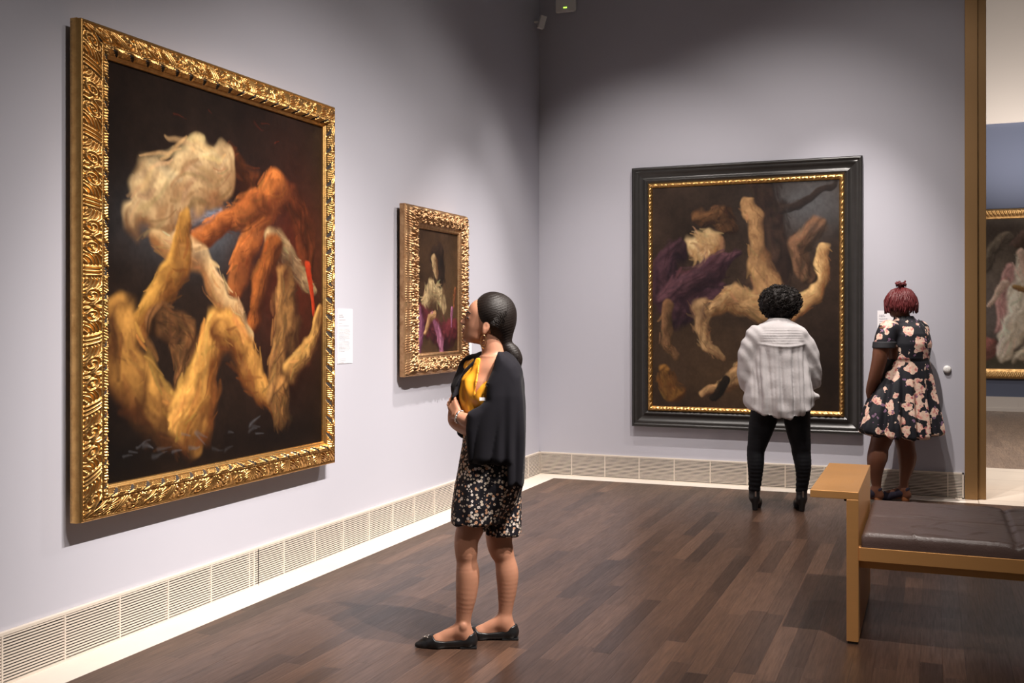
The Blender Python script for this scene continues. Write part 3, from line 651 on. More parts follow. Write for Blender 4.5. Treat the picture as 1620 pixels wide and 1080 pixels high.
# ------------------------------------------------------------------ bench
def bench():
    e = empty('bench', (0, 0, 0), 0, 'bench of satin golden frame with brown leather cushion at right foreground', 'bench')
    X0, X1, Y0, Y1 = 3.178, 3.231, -4.452, -3.470
    b = MB(); b.box(X0, X1, Y0, Y1, .012, .668, .002); b.build('end_panel', M['brass'], e)
    b = MB(); b.box(X0-.163, X1, Y0, Y1, .668, .703, .002); b.build('arm_ledge', M['brass'], e)
    b = MB(); b.box(X0+.004, X1-.004, Y0+.01, Y1-.01, 0, .013); b.build('foot_pad', M['dark'], e)
    L = 2.1
    for (ya, yb) in ((Y0+.012, Y0+.052), (Y1-.052, Y1-.012)):
        MB().box(X1, X1+L, ya, yb, .385, .448, .002).build('seat_rail', M['brass'], e)
    b = MB(); b.box(X1, X1+L, Y0+.10, Y1-.10, .335, .384); b.build('under_frame', M['brass'], e)
    b = MB(); b.box(X1+L, X1+L+.053, Y0, Y1, .012, .668, .002); b.build('end_panel', M['brass'], e)
    b = MB(); b.box(X1+L, X1+L+.22, Y0, Y1, .668, .703, .002); b.build('arm_ledge', M['brass'], e)
    # knob under the ledge
    MB().lathe([(.006, 0), (.007, -.003), (.007, -.010), (.005, -.013)], (X0-.007, Y0+.03, .668), 'z', 16).build('stud', M['dark'], e)
    # cushion: rounded slab with welted quarter seams and wrinkles
    nx, ny = 200, 100; cx = np.linspace(X1+.012, X1+L-.012, nx); cy = np.linspace(Y0+.014, Y1-.014, ny)
    gx, gy = np.meshgrid(cx, cy); ex = np.minimum(gx-cx[0], cx[-1]-gx); ey = np.minimum(gy-cy[0], cy[-1]-gy); ed = np.minimum(ex, ey)
    top = .512-.020*(1-np.sqrt(np.clip(1-(1-np.clip(ed/.022, 0, 1))**2, 0, 1)))
    sx = np.abs(gx-(X1+.662)); sx = np.minimum(sx, np.abs(gx-(X1+1.40))); sy = np.abs(gy-(cy[0]+cy[-1])/2)
    top -= .010*np.exp(-(sx/.012)**2)+.006*np.exp(-(sy/.010)**2)
    top += .006*(1-np.exp(-(np.minimum(sx, sy*1.0)/.06)**2))
    wr = np.zeros_like(top); q = np.random.default_rng(5)
    for _ in range(85):
        x_ = q.uniform(cx[0]+.2, cx[-1]); y_ = q.uniform(cy[0], cy[-1]); an = q.uniform(-1.2, 1.2); l_ = q.uniform(.04, .13); dx, dy = gx-x_, gy-y_
        a_ = dx*math.cos(an)+dy*math.sin(an); c_ = -dx*math.sin(an)+dy*math.cos(an)+1.2*a_**2
        wr += q.uniform(.003, .008)*np.exp(-(c_/.008)**2-(a_/l_)**2)
    top += wr*np.clip(ed/.02, 0, 1)
    V = np.stack([gx, gy, top], -1).reshape(-1, 3); i = np.arange(nx*ny).reshape(ny, nx)
    Q = np.stack([i[:-1, :-1], i[:-1, 1:], i[1:, 1:], i[1:, :-1]], -1).reshape(-1, 4)
    bd = np.concatenate([i[0, :], i[1:, -1], i[-1, -2::-1], i[-2:0:-1, 0]]); n = len(bd)
    B1 = V[bd].copy(); B1[:, 2] = .470; B2 = V[bd].copy(); B2[:, 2] = .449; B2[:, 0] += np.sign(4.28-B2[:, 0])*.006*0
    k0 = len(V); V = np.concatenate([V, B1, B2]); r = np.arange(n); r2 = (r+1) % n
    Q = np.concatenate([Q, np.stack([bd[r], k0+r, k0+r2, bd[r2]], -1), np.stack([k0+r, k0+n+r, k0+n+r2, k0+r2], -1)])
    link_mesh('cushion', mesh_np('cushion', V, Q), M['leather'], e, True)
bench()

# ------------------------------------------------------------------ implicit-surface modelling for figures and clothes
class SDF:
    def __init__(s, lo, hi, h):
        s.lo = np.array(lo, np.float32); s.h = h; s.n = np.ceil((np.array(hi)-np.array(lo))/h).astype(int)+1
        s.ax = [s.lo[i]+h*np.arange(s.n[i], dtype=np.float32) for i in range(3)]; s.F = np.full(s.n, 1.0, np.float32)
    def sub(s, lo, hi):
        sl = []
        for i in range(3):
            a = max(0, int(math.floor((lo[i]-s.lo[i])/s.h))); b_ = min(s.n[i], int(math.ceil((hi[i]-s.lo[i])/s.h))+1)
            sl.append(slice(a, max(a, b_)))
        sl = tuple(sl); X = s.ax[0][sl[0]][:, None, None]; Y = s.ax[1][sl[1]][None, :, None]; Z = s.ax[2][sl[2]][None, None, :]
        return sl, X, Y, Z
    def put(s, sl, d, k, mode):
        F = s.F[sl]
        if mode == 'u':
            if k > 0: hh = np.maximum(k-np.abs(F-d), 0)/k; r = np.minimum(F, d)-hh*hh*k*.25
            else: r = np.minimum(F, d)
        else:
            d = -d
            if k > 0: hh = np.maximum(k-np.abs(F-d), 0)/k; r = np.maximum(F, d)+hh*hh*k*.25
            else: r = np.maximum(F, d)
        s.F[sl] = r
    def cap(s, a, b, ra, rb=None, k=.02, mode='u'):
        rb = ra if rb is None else rb; a = np.array(a, float); b = np.array(b, float); m = max(ra, rb)+k+.05
        sl, X, Y, Z = s.sub(np.minimum(a, b)-m, np.maximum(a, b)+m); ab = b-a; L = ab@ab+1e-9
        t = np.clip(((X-a[0])*ab[0]+(Y-a[1])*ab[1]+(Z-a[2])*ab[2])/L, 0, 1)
        d = np.sqrt((X-a[0]-t*ab[0])**2+(Y-a[1]-t*ab[1])**2+(Z-a[2]-t*ab[2])**2)-(ra+(rb-ra)*t)
        s.put(sl, d, k, mode); return s
    def chain(s, pts, k=.02):
        P = np.array(pts, float)
        if len(P) > 2:      # smooth spline through the joints
            E_ = np.vstack([2*P[0]-P[1], P, 2*P[-1]-P[-2]]); out = []
            for i in range(1, len(E_)-2):
                for t in (0, .25, .5, .75):
                    a, b_, c, d = E_[i-1], E_[i], E_[i+1], E_[i+2]
                    out.append(.5*(2*b_+(c-a)*t+(2*a-5*b_+4*c-d)*t*t+(3*b_-a-3*c+d)*t**3))
            P = np.array(out+[P[-1]])
        m = P[:, 3].max()+k+.05; sl, X, Y, Z = s.sub(P[:, :3].min(0)-m, P[:, :3].max(0)+m); D_ = None
        for p, q in zip(P[:-1], P[1:]):
            a, ab = p[:3], q[:3]-p[:3]; L = ab@ab+1e-9
            t = np.clip(((X-a[0])*ab[0]+(Y-a[1])*ab[1]+(Z-a[2])*ab[2])/L, 0, 1)
            d = np.sqrt((X-a[0]-t*ab[0])**2+(Y-a[1]-t*ab[1])**2+(Z-a[2]-t*ab[2])**2)-(p[3]+(q[3]-p[3])*t)
            D_ = d if D_ is None else np.minimum(D_, d)
        s.put(sl, D_, k, 'u'); return s
    def ell(s, c, r, rz=0, ry=0, rx=0, k=.02, mode='u'):
        r = np.array(r, float); c = np.array(c, float); m = r.max()+k+.05; sl, X, Y, Z = s.sub(c-m, c+m)
        R = (Matrix.Rotation(rz, 3, 'Z') @ Matrix.Rotation(ry, 3, 'Y') @ Matrix.Rotation(rx, 3, 'X')).transposed()
        dx, dy, dz = X-c[0], Y-c[1], Z-c[2]
        l = [R[i][0]*dx+R[i][1]*dy+R[i][2]*dz for i in range(3)]
        k0 = np.sqrt(sum((l[i]/r[i])**2 for i in range(3))); k1 = np.sqrt(sum((l[i]/r[i]**2)**2 for i in range(3)))+1e-6
        s.put(sl, k0*(k0-1)/k1, k, mode); return s
    def tube(s, rows, rz=0, k=.02, mode='u'):      # rows: z, cx, cy, rx, ry  (elliptical stack)
        rows = sorted(rows); z = np.array([r[0] for r in rows]); P = np.array([r[1:] for r in rows])
        m = P[:, 2:].max()+k+.05; lo = (P[:, 0].min()-m, P[:, 1].min()-m, z[0]-k-.05); hi = (P[:, 0].max()+m, P[:, 1].max()+m, z[-1]+k+.05)
        sl, X, Y, Z = s.sub(lo, hi); zz = Z.ravel(); cx, cy, rx, ry = [np.interp(zz, z, P[:, i])[None, None, :] for i in range(4)]
        c_, s_ = math.cos(rz), math.sin(rz); dx, dy = X-cx, Y-cy; u = dx*c_+dy*s_; v = -dx*s_+dy*c_
        k0 = np.sqrt((u/rx)**2+(v/ry)**2); k1 = np.sqrt((u/rx**2)**2+(v/ry**2)**2)+1e-6
        d = np.where(k0 > .15, k0*(k0-1)/k1, -np.minimum(rx, ry)*.9); d = np.maximum(d, np.maximum(z[0]-Z, Z-z[-1]))
        s.put(sl, d, k, mode); return s
    def poly(s, pts, yc, hy, rnd=.03, k=.02, mode='u', yfun=None):   # rounded slab whose outline is drawn in x-z
        pts = np.array(pts, float); m = rnd+k+.05
        sl, X, Y, Z = s.sub((pts[:, 0].min()-m, yc-hy-m-.1, pts[:, 1].min()-m), (pts[:, 0].max()+m, yc+hy+m+.1, pts[:, 1].max()+m))
        x = X[:, 0, :]; z = Z[:, 0, :]; x, z = np.broadcast_arrays(x, z); d = np.full(x.shape, 1e9); sg = np.ones(x.shape); N = len(pts)
        for i in range(N):
            a = pts[i]; b_ = pts[i-1]; e = b_-a; wx, wz = x-a[0], z-a[1]; t = np.clip((wx*e[0]+wz*e[1])/(e@e), 0, 1)
            d = np.minimum(d, (wx-e[0]*t)**2+(wz-e[1]*t)**2)
            c1 = z >= a[1]; c2 = z < b_[1]; c3 = e[0]*wz > e[1]*wx
            sg = np.where((c1 & c2 & c3) | (~c1 & ~c2 & ~c3), -sg, sg)
        d2 = (sg*np.sqrt(d))[:, None, :]+rnd; yy = Y-yc
        if yfun is not None: yy = yy-yfun(x, z)[:, None, :]
        dy = np.abs(yy)-hy+rnd
        dd = np.minimum(np.maximum(d2, dy), 0)+np.sqrt(np.maximum(d2, 0)**2+np.maximum(dy, 0)**2)-rnd
        s.put(sl, dd, k, mode); return s
    def cut(s, fn, k=0.0):      # keep where fn(X, Y, Z) < 0
        X = s.ax[0][:, None, None]; Y = s.ax[1][None, :, None]; Z = s.ax[2][None, None, :]
        d = np.broadcast_to(fn(X, Y, Z), s.F.shape)
        if k > 0: hh = np.maximum(k-np.abs(s.F-d), 0)/k; s.F = np.maximum(s.F, d)+hh*hh*k*.25
        else: s.F = np.maximum(s.F, d)
        return s
    def grow(s, d): s.F -= d; return s
    def arrays(s):
        F = s.F; F[0] = F[-1] = 1; F[:, 0] = F[:, -1] = 1; F[:, :, 0] = F[:, :, -1] = 1
        S = F < 0; nx, ny, nz = F.shape
        cnt = np.zeros((nx-1, ny-1, nz-1), np.int8)
        offs = [(i, j, k) for i in (0, 1) for j in (0, 1) for k in (0, 1)]
        for (i, j, k) in offs: cnt += S[i:nx-1+i, j:ny-1+j, k:nz-1+k]
        act = np.argwhere((cnt > 0) & (cnt < 8)); I = act.T
        val = {o: F[I[0]+o[0], I[1]+o[1], I[2]+o[2]] for o in offs}
        acc = np.zeros((len(act), 3)); c = np.zeros(len(act))
        for o in offs:
            for a in range(3):
                if o[a]: continue
                p = list(o); p[a] = 1; p = tuple(p); v0, v1 = val[o], val[p]; m = (v0 < 0) != (v1 < 0)
                t = np.where(m, v0/(np.where(m, v0-v1, 1)), 0); pt = np.array(o, float)[None].repeat(len(act), 0); pt[:, a] += t
                acc[m] += pt[m]; c[m] += 1
        V = (act+acc/c[:, None])*s.h+s.lo
        vid = np.full(cnt.shape, -1, np.int32); vid[I[0], I[1], I[2]] = np.arange(len(act)); Q = []
        for a in range(3):
            b_, c_ = [(1, 2), (2, 0), (0, 1)][a]
            sA = [slice(None)]*3; sB = [slice(None)]*3; sA[a] = slice(0, -1); sB[a] = slice(1, None)
            e = S[tuple(sA)] != S[tuple(sB)]; inner = np.argwhere(e); inner = inner[(inner[:, b_] > 0) & (inner[:, c_] > 0)]
            st = S[inner[:, 0], inner[:, 1], inner[:, 2]]
            def cell(db, dc):
                q = inner.copy(); q[:, b_] += db; q[:, c_] += dc; return vid[q[:, 0], q[:, 1], q[:, 2]]
            q = np.stack([cell(-1, -1), cell(0, -1), cell(0, 0), cell(-1, 0)], -1)
            q[~st] = q[~st][:, ::-1]; Q.append(q)
        return V, np.concatenate(Q)
def relax(V, Q, it=2, lam=.5):
    n = len(V); E = np.concatenate([Q[:, [0, 1]], Q[:, [1, 2]], Q[:, [2, 3]], Q[:, [3, 0]]])
    E = np.concatenate([E, E[:, ::-1]]); deg = np.bincount(E[:, 0], minlength=n).clip(1)
    for i in range(it):
        for l in (lam, -lam*.98):
            S = np.stack([np.bincount(E[:, 0], V[E[:, 1], a], n) for a in range(3)], -1)/deg[:, None]; V = V+l*(S-V)
    return V
def normals(V, Q):
    d1 = V[Q[:, 2]]-V[Q[:, 0]]; d2 = V[Q[:, 3]]-V[Q[:, 1]]; fn = np.cross(d1, d2); N = np.zeros_like(V)
    for i in range(4):
        for a in range(3): N[:, a] += np.bincount(Q[:, i], fn[:, a], len(V))
    return N/(np.linalg.norm(N, axis=1, keepdims=True)+1e-12)
def sdf_obj(name, s, mat, parent, it=2, disp=None, lips=None):
    V, Q = s.arrays(); V = relax(V, Q, it)
    if disp is not None: N = normals(V, Q); V = V+N*disp(V, N)[:, None]
    return link_mesh(name, mesh_np(name, V, Q), mat, parent, True)
def wob(V, f, seed=0):      # cheap smooth 3-d wobble in -1..1
    r = np.random.default_rng(seed); o = 0
    for k in range(5):
        d = r.normal(size=3); d *= f*r.uniform(.6, 1.5)/np.linalg.norm(d); o = o+np.sin(V@d+r.uniform(0, 6.28))
    return o/3.2

def head_shape(s, c, yaw, pitch=0.0, sc_=1.0):
    """head looking along local -x, turned by yaw about z; c = centre of the skull"""
    R = Matrix.Rotation(yaw, 3, 'Z') @ Matrix.Rotation(pitch, 3, 'Y')
    def P(x, y, z): return tuple(Vector(c)+R @ (Vector((x, y, z))*sc_))
    def el(x, y, z, r, k=.015, ry=0): s.ell(P(x, y, z), [q*sc_ for q in r], yaw, pitch+ry, 0, k)
    el(.012, 0, .012, (.096, .074, .092), .0)
    el(-.046, 0, .030, (.046, .058, .058), .03)          # brow and forehead
    el(-.052, 0, -.040, (.045, .056, .060), .03)         # cheeks
    el(-.046, 0, -.082, (.048, .044, .030), .025)        # jaw
    el(-.082, 0, -.097, (.016, .018, .015), .02)         # chin
    el(-.084, 0, .018, (.014, .040, .010), .014)         # brow ridge
    s.cap(P(-.093, 0, .006), P(-.113, 0, -.026), .0075*sc_, .0105*sc_, .012)   # nose
    el(-.104, .009, -.031, (.010, .008, .007), .008); el(-.104, -.009, -.031, (.010, .008, .007), .008)
    el(-.098, 0, -.057, (.010, .021, .0055), .006); el(-.096, 0, -.069, (.010, .018, .0065), .006)   # lips
    for sg in (-1, 1):
        el(-.077, sg*.032, -.002, (.013, .016, .010), .008)      # lids
        el(.006, sg*.074, -.030, (.017, .011, .031), .006, .15)     # ear
        s.ell(P(.004, sg*.086, -.024), (.008*sc_, .006*sc_, .015*sc_), yaw, pitch, 0, .004, 'd')
        el(.001, sg*.074, -.056, (.008, .008, .009), .008)
    return P

def hand_shape(s, wrist, direc, palm_n, side, curl=.6, sz=1.0):
    """palm, four unequal bent fingers and a thumb leaving the side of the palm"""
    w_ = Vector(wrist); d = Vector(direc).normalized(); n = Vector(palm_n); n = (n-d*n.dot(d)).normalized(); sd = d.cross(n)*side
    for off in (-.026, -.009, .009, .025):
        s.cap(tuple(w_+sd*off*.6*sz), tuple(w_+d*.078*sz+sd*off*sz), .013*sz, .0115*sz, .012)
    for off, ln in zip((-.028, -.010, .009, .027), (.062, .076, .082, .072)):
        p = w_+d*.080*sz+sd*off*sz; dd = d.copy(); ax = d.cross(n)
        for j, fr in enumerate((.45, .32, .23)):
            dd = Matrix.Rotation(curl*(.55, 1.0, .7)[j], 3, ax) @ dd
            q = p+dd*ln*fr*sz; s.cap(tuple(p), tuple(q), (.0088-.0009*j)*sz, (.0080-.0009*j)*sz, .004); p = q
    t0 = w_+d*.022*sz+sd*.026*sz; t1 = t0+(d*.55+sd*.75+n*.25).normalized()*.038*sz; t2 = t1+(d*.85+sd*.3+n*.35).normalized()*.030*sz
    s.cap(tuple(t0), tuple(t1), .0135*sz, .0105*sz, .01); s.cap(tuple(t1), tuple(t2), .010*sz, .0078*sz, .004)

# ------------------------------------------------------------------ woman in the cardigan (faces left, arms folded)
STANCE = math.radians(21.95)      # the three visitors are modelled in a frame turned by this much
def woman_cardigan():
    e = empty('person', (1.6309, -5.0822, 0), STANCE, 'woman in black cardigan, mustard top and daisy print skirt, arms folded, facing left', 'person')
    near = [(.018, -.055, .82, .078), (-.05, -.06, .60, .068), (-.084, -.06, .50, .056), (-.086, -.058, .44, .052), (-.084, -.054, .395, .047), (-.080, -.05, .33, .054), (-.086, -.05, .24, .048), (-.096, -.048, .16, .037), (-.100, -.047, .105, .033), (-.096, -.046, .06, .034)]
    far = [(.05, .07, .80, .078), (.065, .082, .58, .074), (.062, .082, .47, .062), (.072, .078, .42, .057), (.088, .08, .375, .048), (.100, .082, .31, .053), (.100, .082, .235, .046), (.094, .082, .155, .035), (.090, .082, .105, .032), (.090, .082, .06, .034)]
    s = SDF((-.36, -.26, -.004), (.24, .28, 1.66), .0048)
    def trunk(s, g, k):
        s.tube([(z, x, y, rx+g, ry+g) for z, x, y, rx, ry in [(.74, .03, 0, .115, .14), (.84, .03, 0, .122, .148), (.92, .028, 0, .108, .132), (1.02, .022, 0, .094, .118), (1.12, .015, 0, .104, .132), (1.22, .016, 0, .104, .142), (1.28, .028, 0, .080, .12), (1.325, .035, 0, .055, .07)]], TW, k=k)
        s.cap((-.070, .112, 1.265), (.098, -.105, 1.258), .047+g, .046+g, .05)
        s.ell((-.048, -.030, 1.165), (.046+g, .052+g, .056+g), TW, k=.04); s.ell((-.004, -.085, 1.165), (.046+g, .052+g, .056+g), TW, k=.04)
    TW = math.radians(-45)+PI/2-math.radians(90)+math.radians(90)-math.radians(45)*0-PI/2
    TW = math.radians(42)
    trunk(s, 0, 0)
    s.cap((.05, .0, 1.29), (.022, .005, 1.43), .056, .050, .03)
    s.chain(near, .02); s.chain(far, .02)
    for (px, py, yaw) in ((-.1, -.046, 0), (.09, .082, 0)):
        dx = px+.1; dy = py
        s.cap((-.068+dx, dy, .036), (-.10+dx, dy, .07), .031, .034, .02); s.cap((-.105+dx, dy, .085), (-.205+dx, dy+.002, .040), .034, .026, .02)
        s.cap((-.075+dx, dy, .030), (-.225+dx, dy+.002, .024), .024, .024, .02); s.cap((-.22+dx, dy, .026), (-.285+dx, dy+.004, .020), .026, .014, .02)
    s.ell((-.098, -.083, .105), (.014, .008, .016), k=.012)
    # arms: far arm bends across the body, near arm lies over it
    s.chain([(-.078, .115, 1.26, .046), (-.118, .07, 1.15, .042), (-.138, .012, 1.052, .037), (-.12, -.03, 1.025, .039), (-.06, -.10, 1.0, .033), (-.01, -.13, 1.0, .028)], .015)
    s.chain([(.098, -.108, 1.25, .045), (.088, -.135, 1.14, .040), (.065, -.15, 1.035, .038), (.0, -.15, 1.035, .036), (-.075, -.125, 1.045, .031), (-.118, -.092, 1.060, .024)], .015)
    hand_shape(s, (-.120, -.088, 1.062), (-.35, .55, .55), (.55, .75, -.1), 1, .35, .88)
    hd = head_shape(s, (.008, .006, 1.494), math.radians(-4), math.radians(9), 1.0)
    s.cut(lambda X, Y, Z: .004-Z+0*X+0*Y)
    sdf_obj('body', s, M['skin1'], e, 1)
    # features
    for sg, nm in ((-1, 'near'), (1, 'far')):
        f = SDF(Vector(hd(-.087, sg*.034, 0))-Vector((.03,)*3), Vector(hd(-.087, sg*.034, 0))+Vector((.03,)*3), .0016); f.ell(hd(-.085, sg*.039, -.001), (.008, .012, .0055), math.radians(-4), math.radians(9), 0, 0); sdf_obj('eye', f, M['eye'], e, 0)
        f = SDF(Vector(hd(-.09, sg*.034, .022))-Vector((.04,)*3), Vector(hd(-.09, sg*.034, .022))+Vector((.04,)*3), .0016); f.cap(hd(-.100, sg*.014, .021), hd(-.090, sg*.037, .027), .0032, .0036, 0); f.cap(hd(-.090, sg*.037, .027), hd(-.076, sg*.050, .021), .0036, .0022, .002); sdf_obj('eyebrow', f, M['hair1'], e, 0)
    f = SDF(Vector(hd(-.1, 0, -.063))-Vector((.04,)*3), Vector(hd(-.1, 0, -.063))+Vector((.04,)*3), .0016)
    f.ell(hd(-.0995, 0, -.057), (.0095, .0205, .005), math.radians(-4), math.radians(9), 0, 0); f.ell(hd(-.0975, 0, -.069), (.0098, .0175, .0062), math.radians(-4), math.radians(9), 0, 0); sdf_obj('lips', f, M['lip'], e, 0)
    # hair: smooth cap swept into a low ponytail
    s = SDF((-.09, -.12, 1.22), (.2, .13, 1.66), .0042)
    s.ell((.052, .006, 1.518), (.094, .091, .104), k=0); s.ell((.022, .006, 1.540), (.072, .088, .082), k=.03)
    s.cap((.075, .006, 1.46), (.095, 0, 1.385), .052, .030, .04)
    def hairline(X, Y, Z):
        ln = np.interp(Z, [1.38, 1.465, 1.478, 1.50, 1.55, 1.595, 1.63], [.022, .022, -.012, -.034, -.038, -.046, -.03]); return ln-X+0*Y
    s.cut(hairline, .006)
    s.cap((.094, 0, 1.383), (.100, 0, 1.372), .026, .030, .006)
    s.chain([(.102, 0, 1.372, .028), (.122, -.002, 1.350, .036), (.142, -.004, 1.318, .030), (.151, -.004, 1.285, .014), (.150, -.004, 1.265, .005)], .01)
    def strand(V, N):
        a = np.arctan2(V[:, 1]*1.0, V[:, 2]-1.44); b_ = V[:, 2]-.35*V[:, 0]
        return .0005*np.sin(b_*520+6*wob(V, 14, 2))*np.clip(np.abs(N[:, 1])*2, 0, 1)+.0012*wob(V, 30, 3)
    sdf_obj('hair', s, M['hair1'], e, 1, strand)
    # strands combed back from the hairline to the tie
    b = MB(); q = np.random.default_rng(3); gp = Vector((.096, 0, 1.386))
    def onto(p):      # push a point out to the hair cap
        p = Vector(p); best = 0
        for c_, r_ in (((.052, .006, 1.518), (.094, .091, .104)), ((.022, .006, 1.540), (.072, .088, .082))):
            d = p-Vector(c_); k = math.sqrt(sum((d[i]/r_[i])**2 for i in range(3))); w_ = Vector(c_)+d/k
            if best == 0 or (w_-Vector((.05, .006, 1.5))).length > (best-Vector((.05, .006, 1.5))).length: best = w_
        return best
    for i in range(340):
        a = q.uniform(-1.75, 1.75); st = Vector((-.038+.06*q.random()**1.5+.018*abs(a), -.09*math.sin(a), 1.475+.145*max(-.1, math.cos(a))))
        pts = []
        for k in range(9):
            f = k/8.0; p = st.lerp(gp, f); up = Vector((0, 0, .06*math.sin(PI*f)*(.6+.4*math.cos(a)))); p = onto(p+up+Vector((0, -.02*math.sin(a)*math.sin(PI*f), 0))) if f < .86 else p.lerp(gp, .3)+Vector((0, -.020*math.sin(a), .012*math.cos(a)))
            pts.append(p+Vector((0, 0, q.normal(0, .0006))))
        b.tube(pts, [.0008]+[.0017]*7+[.001], 4)
    for i in range(150):      # loose tail
        a = q.uniform(0, 2*PI); r_ = .034*math.sqrt(q.random()); o_ = Vector((r_*.7*math.cos(a), r_*math.sin(a), r_*.5*math.cos(a))); L = q.uniform(.75, 1.12)
        pts = [Vector((.100, 0, 1.372))+o_*.6, Vector((.124, -.002, 1.352))+o_*1.05, Vector((.145, -.004, 1.318))+o_*.95, Vector((.153, -.004, 1.318-.042*L))+o_*.5, Vector((.152+q.normal(0, .004), -.004, 1.318-.064*L))+o_*.3]
        b.tube(pts, [.002, .0026, .0024, .0018, .0006], 4)
    b.build('hair_strands', M['hair1'], e, True)
    b = MB(); b.tube([(.096+.003*math.cos(a), .030*math.sin(a)*.9, 1.378+.026*math.cos(a)) for a in np.linspace(0, 2*PI, 20)[:-1]], .004, 6, True); b.build('hair_tie', M['black_leather'], e, True)
    # hoop earring
    ex, ey, ez = hd(.001, -.083, -.066)
    b = MB(); b.tube([(ex+.013*math.sin(a), ey-.006, ez-.030+.030*math.cos(a)) for a in np.linspace(0, 2*PI, 24)[:-1]], .0022, 6, True)
    b.tube([(ex+.006*math.sin(a), ey-.005, ez-.036+.013*math.cos(a)) for a in np.linspace(0, 2*PI, 16)[:-1]], .0012, 6, True); b.build('earring', M['earring'], e, True)
    # mustard top
    s = SDF((-.24, -.26, .9), (.24, .24, 1.40), .005)
    trunk(s, .011, 0); s.ell((-.050, -.055, 1.06), (.045, .05, .07), TW, k=.06)
    s.poly([(-.020, 1.42), (-.022, 1.312), (-.032, 1.24), (-.045, 1.150), (-.036, 1.176), (.040, 1.258), (.085, 1.30), (.085, 1.42)], -.1, .5, .004, .004, 'd')
    s.cut(lambda X, Y, Z: np.maximum(Z-1.318, .935-Z)+0*X+0*Y, .004)
    def tf(V, N):
        u = (V[:, 0]-.02)*.66-V[:, 1]*.75; dp = .004*np.sin(u*95+V[:, 2]*28+2.5*wob(V, 10, 5))+.004*np.sin((V[:, 2]+u*.8)*70+3*wob(V, 8, 6))*(V[:, 2] > 1.08)
        return dp+.0025*wob(V, 45, 7)
    sdf_obj('top', s, M['mustard'], e, 2, tf)
    # skirt with two soft lobes
    s = SDF((-.24, -.26, .46), (.26, .28, 1.07), .0062)
    s.tube([(.57, .0, .02, .075, .09), (.66, .015, .0, .11, .14), (.74, .024, .0, .138, .160), (.84, .030, 0, .138, .164), (.92, .028, 0, .124, .150), (1.02, .022, 0, .106, .132), (1.05, .02, 0, .104, .13)], TW, k=0)
    s.tube([(.52, -.080, -.058, .078, .098), (.64, -.064, -.062, .087, .105), (.74, -.044, -.06, .094, .11), (.87, -.01, -.05, .10, .11)], 0, k=.03)
    s.tube([(.48, .078, .085, .086, .105), (.60, .078, .08, .089, .11), (.72, .072, .06, .094, .12), (.85, .05, .05, .10, .11)], 0, k=.03)
    s.tube([(.575, -.005, -.05, .07, .085), (.66, -.01, -.055, .085, .10), (.78, .0, -.05, .09, .105), (.88, .0, -.03, .09, .10)], 0, k=.03)
    s.cut(lambda X, Y, Z: np.interp(X, [-.2, -.012, .004, .2], [.572, .572, .500, .494])-Z+0*Y)
    s.cut(lambda X, Y, Z: Z-1.03+0*X+0*Y)
    def sf(V, N):
        th = np.arctan2(V[:, 1], V[:, 0]-.03); return (.0045*np.sin(th*9+2*wob(V, 6, 8))+.003*np.sin(th*17+V[:, 2]*9))*np.clip((.9-V[:, 2])/.35, 0, 1)+.001
    sdf_obj('skirt', s, M['blossom'], e, 1, sf)
    # cardigan: wide near sleeve, far sleeve, long back
    s = SDF((-.24, -.29, .66), (.27, .26, 1.40), .0058)
    nearp = [(0.0622, 1.3553), (0.1008, 1.3282), (0.1375, 1.2925), (0.1635, 1.2443), (0.1741, 1.1333), (0.178, 0.9828), (0.1722, 0.8419), (0.1664, 0.7492), (0.1085, 0.755), (0.1047, 0.8496), (-0.0748, 0.8554), (-0.0806, 1.0078), (-0.0729, 1.0831), (-0.0227, 1.1121), (0.0062, 1.1429), (0.0101, 1.2173), (0.0371, 1.2723), (0.0487, 1.3167)]
    s.poly(nearp, -.075, .135, .036, .0, yfun=lambda x, z: .9*(x-.05)**2+.10*np.clip(z-1.16, 0, 1))
    s.poly([(.05, 1.35), (.125, 1.30), (.165, 1.235), (.176, 1.1), (.172, .818), (.166, .722), (.06, .73), (.04, 1.1)], .06, .10, .045, .04)
    farp = [(-.024, 1.338), (-.092, 1.275), (-.129, 1.212), (-.160, 1.128), (-.093, 1.176), (-.080, 1.24), (-.020, 1.318)]
    s.poly(farp, .058, .112, .016, .02)
    s.cap((.06, .01, 1.315), (-.05, .105, 1.288), .052, .05, .03); s.cap((.092, -.01, 1.295), (.112, -.105, 1.260), .056, .056, .03); s.cap((.085, .02, 1.29), (.10, -.02, 1.20), .06, .07, .03)
    s.cap((-.070, .108, 1.268), (-.112, .074, 1.180), .060, .052, .02)
    s.poly([(-.138, .992), (-.10, 1.01), (-.06, .99), (-.075, .955), (-.112, .948), (-.134, .962)], .10, .07, .012, .01)
    s.cap((.052, .0, 1.30), (.018, .005, 1.45), .058, .05, .01, 'd'); s.cap((.03, -.02, 1.33), (-.08, -.09, 1.18), .045, .08, .01, 'd')
    def cf(V, N):
        x, z = V[:, 0], V[:, 2]; q = (x-.13)+(1.28-z)*.30; low = np.clip((1.22-z)/.3, 0, 1)
        f1 = .016*(1.25*np.abs(np.sin(q*34+1.4*wob(V, 7, 9)))-.8); f2 = .010*np.sin((x-.05)*110+1.5*wob(V, 6, 10))*np.clip((x-.05)/.06, 0, 1)
        fr = np.clip(-N[:, 1]*1.4+.2, 0, 1)
        return fr*low*(f1*(1-np.clip((x-.05)/.06, 0, 1))+f2)+.0015*wob(V, 40, 11)+.003*np.clip(z-1.1, 0, 1)*wob(V, 25, 12)
    sdf_obj('cardigan', s, M['cardigan'], e, 2, cf)
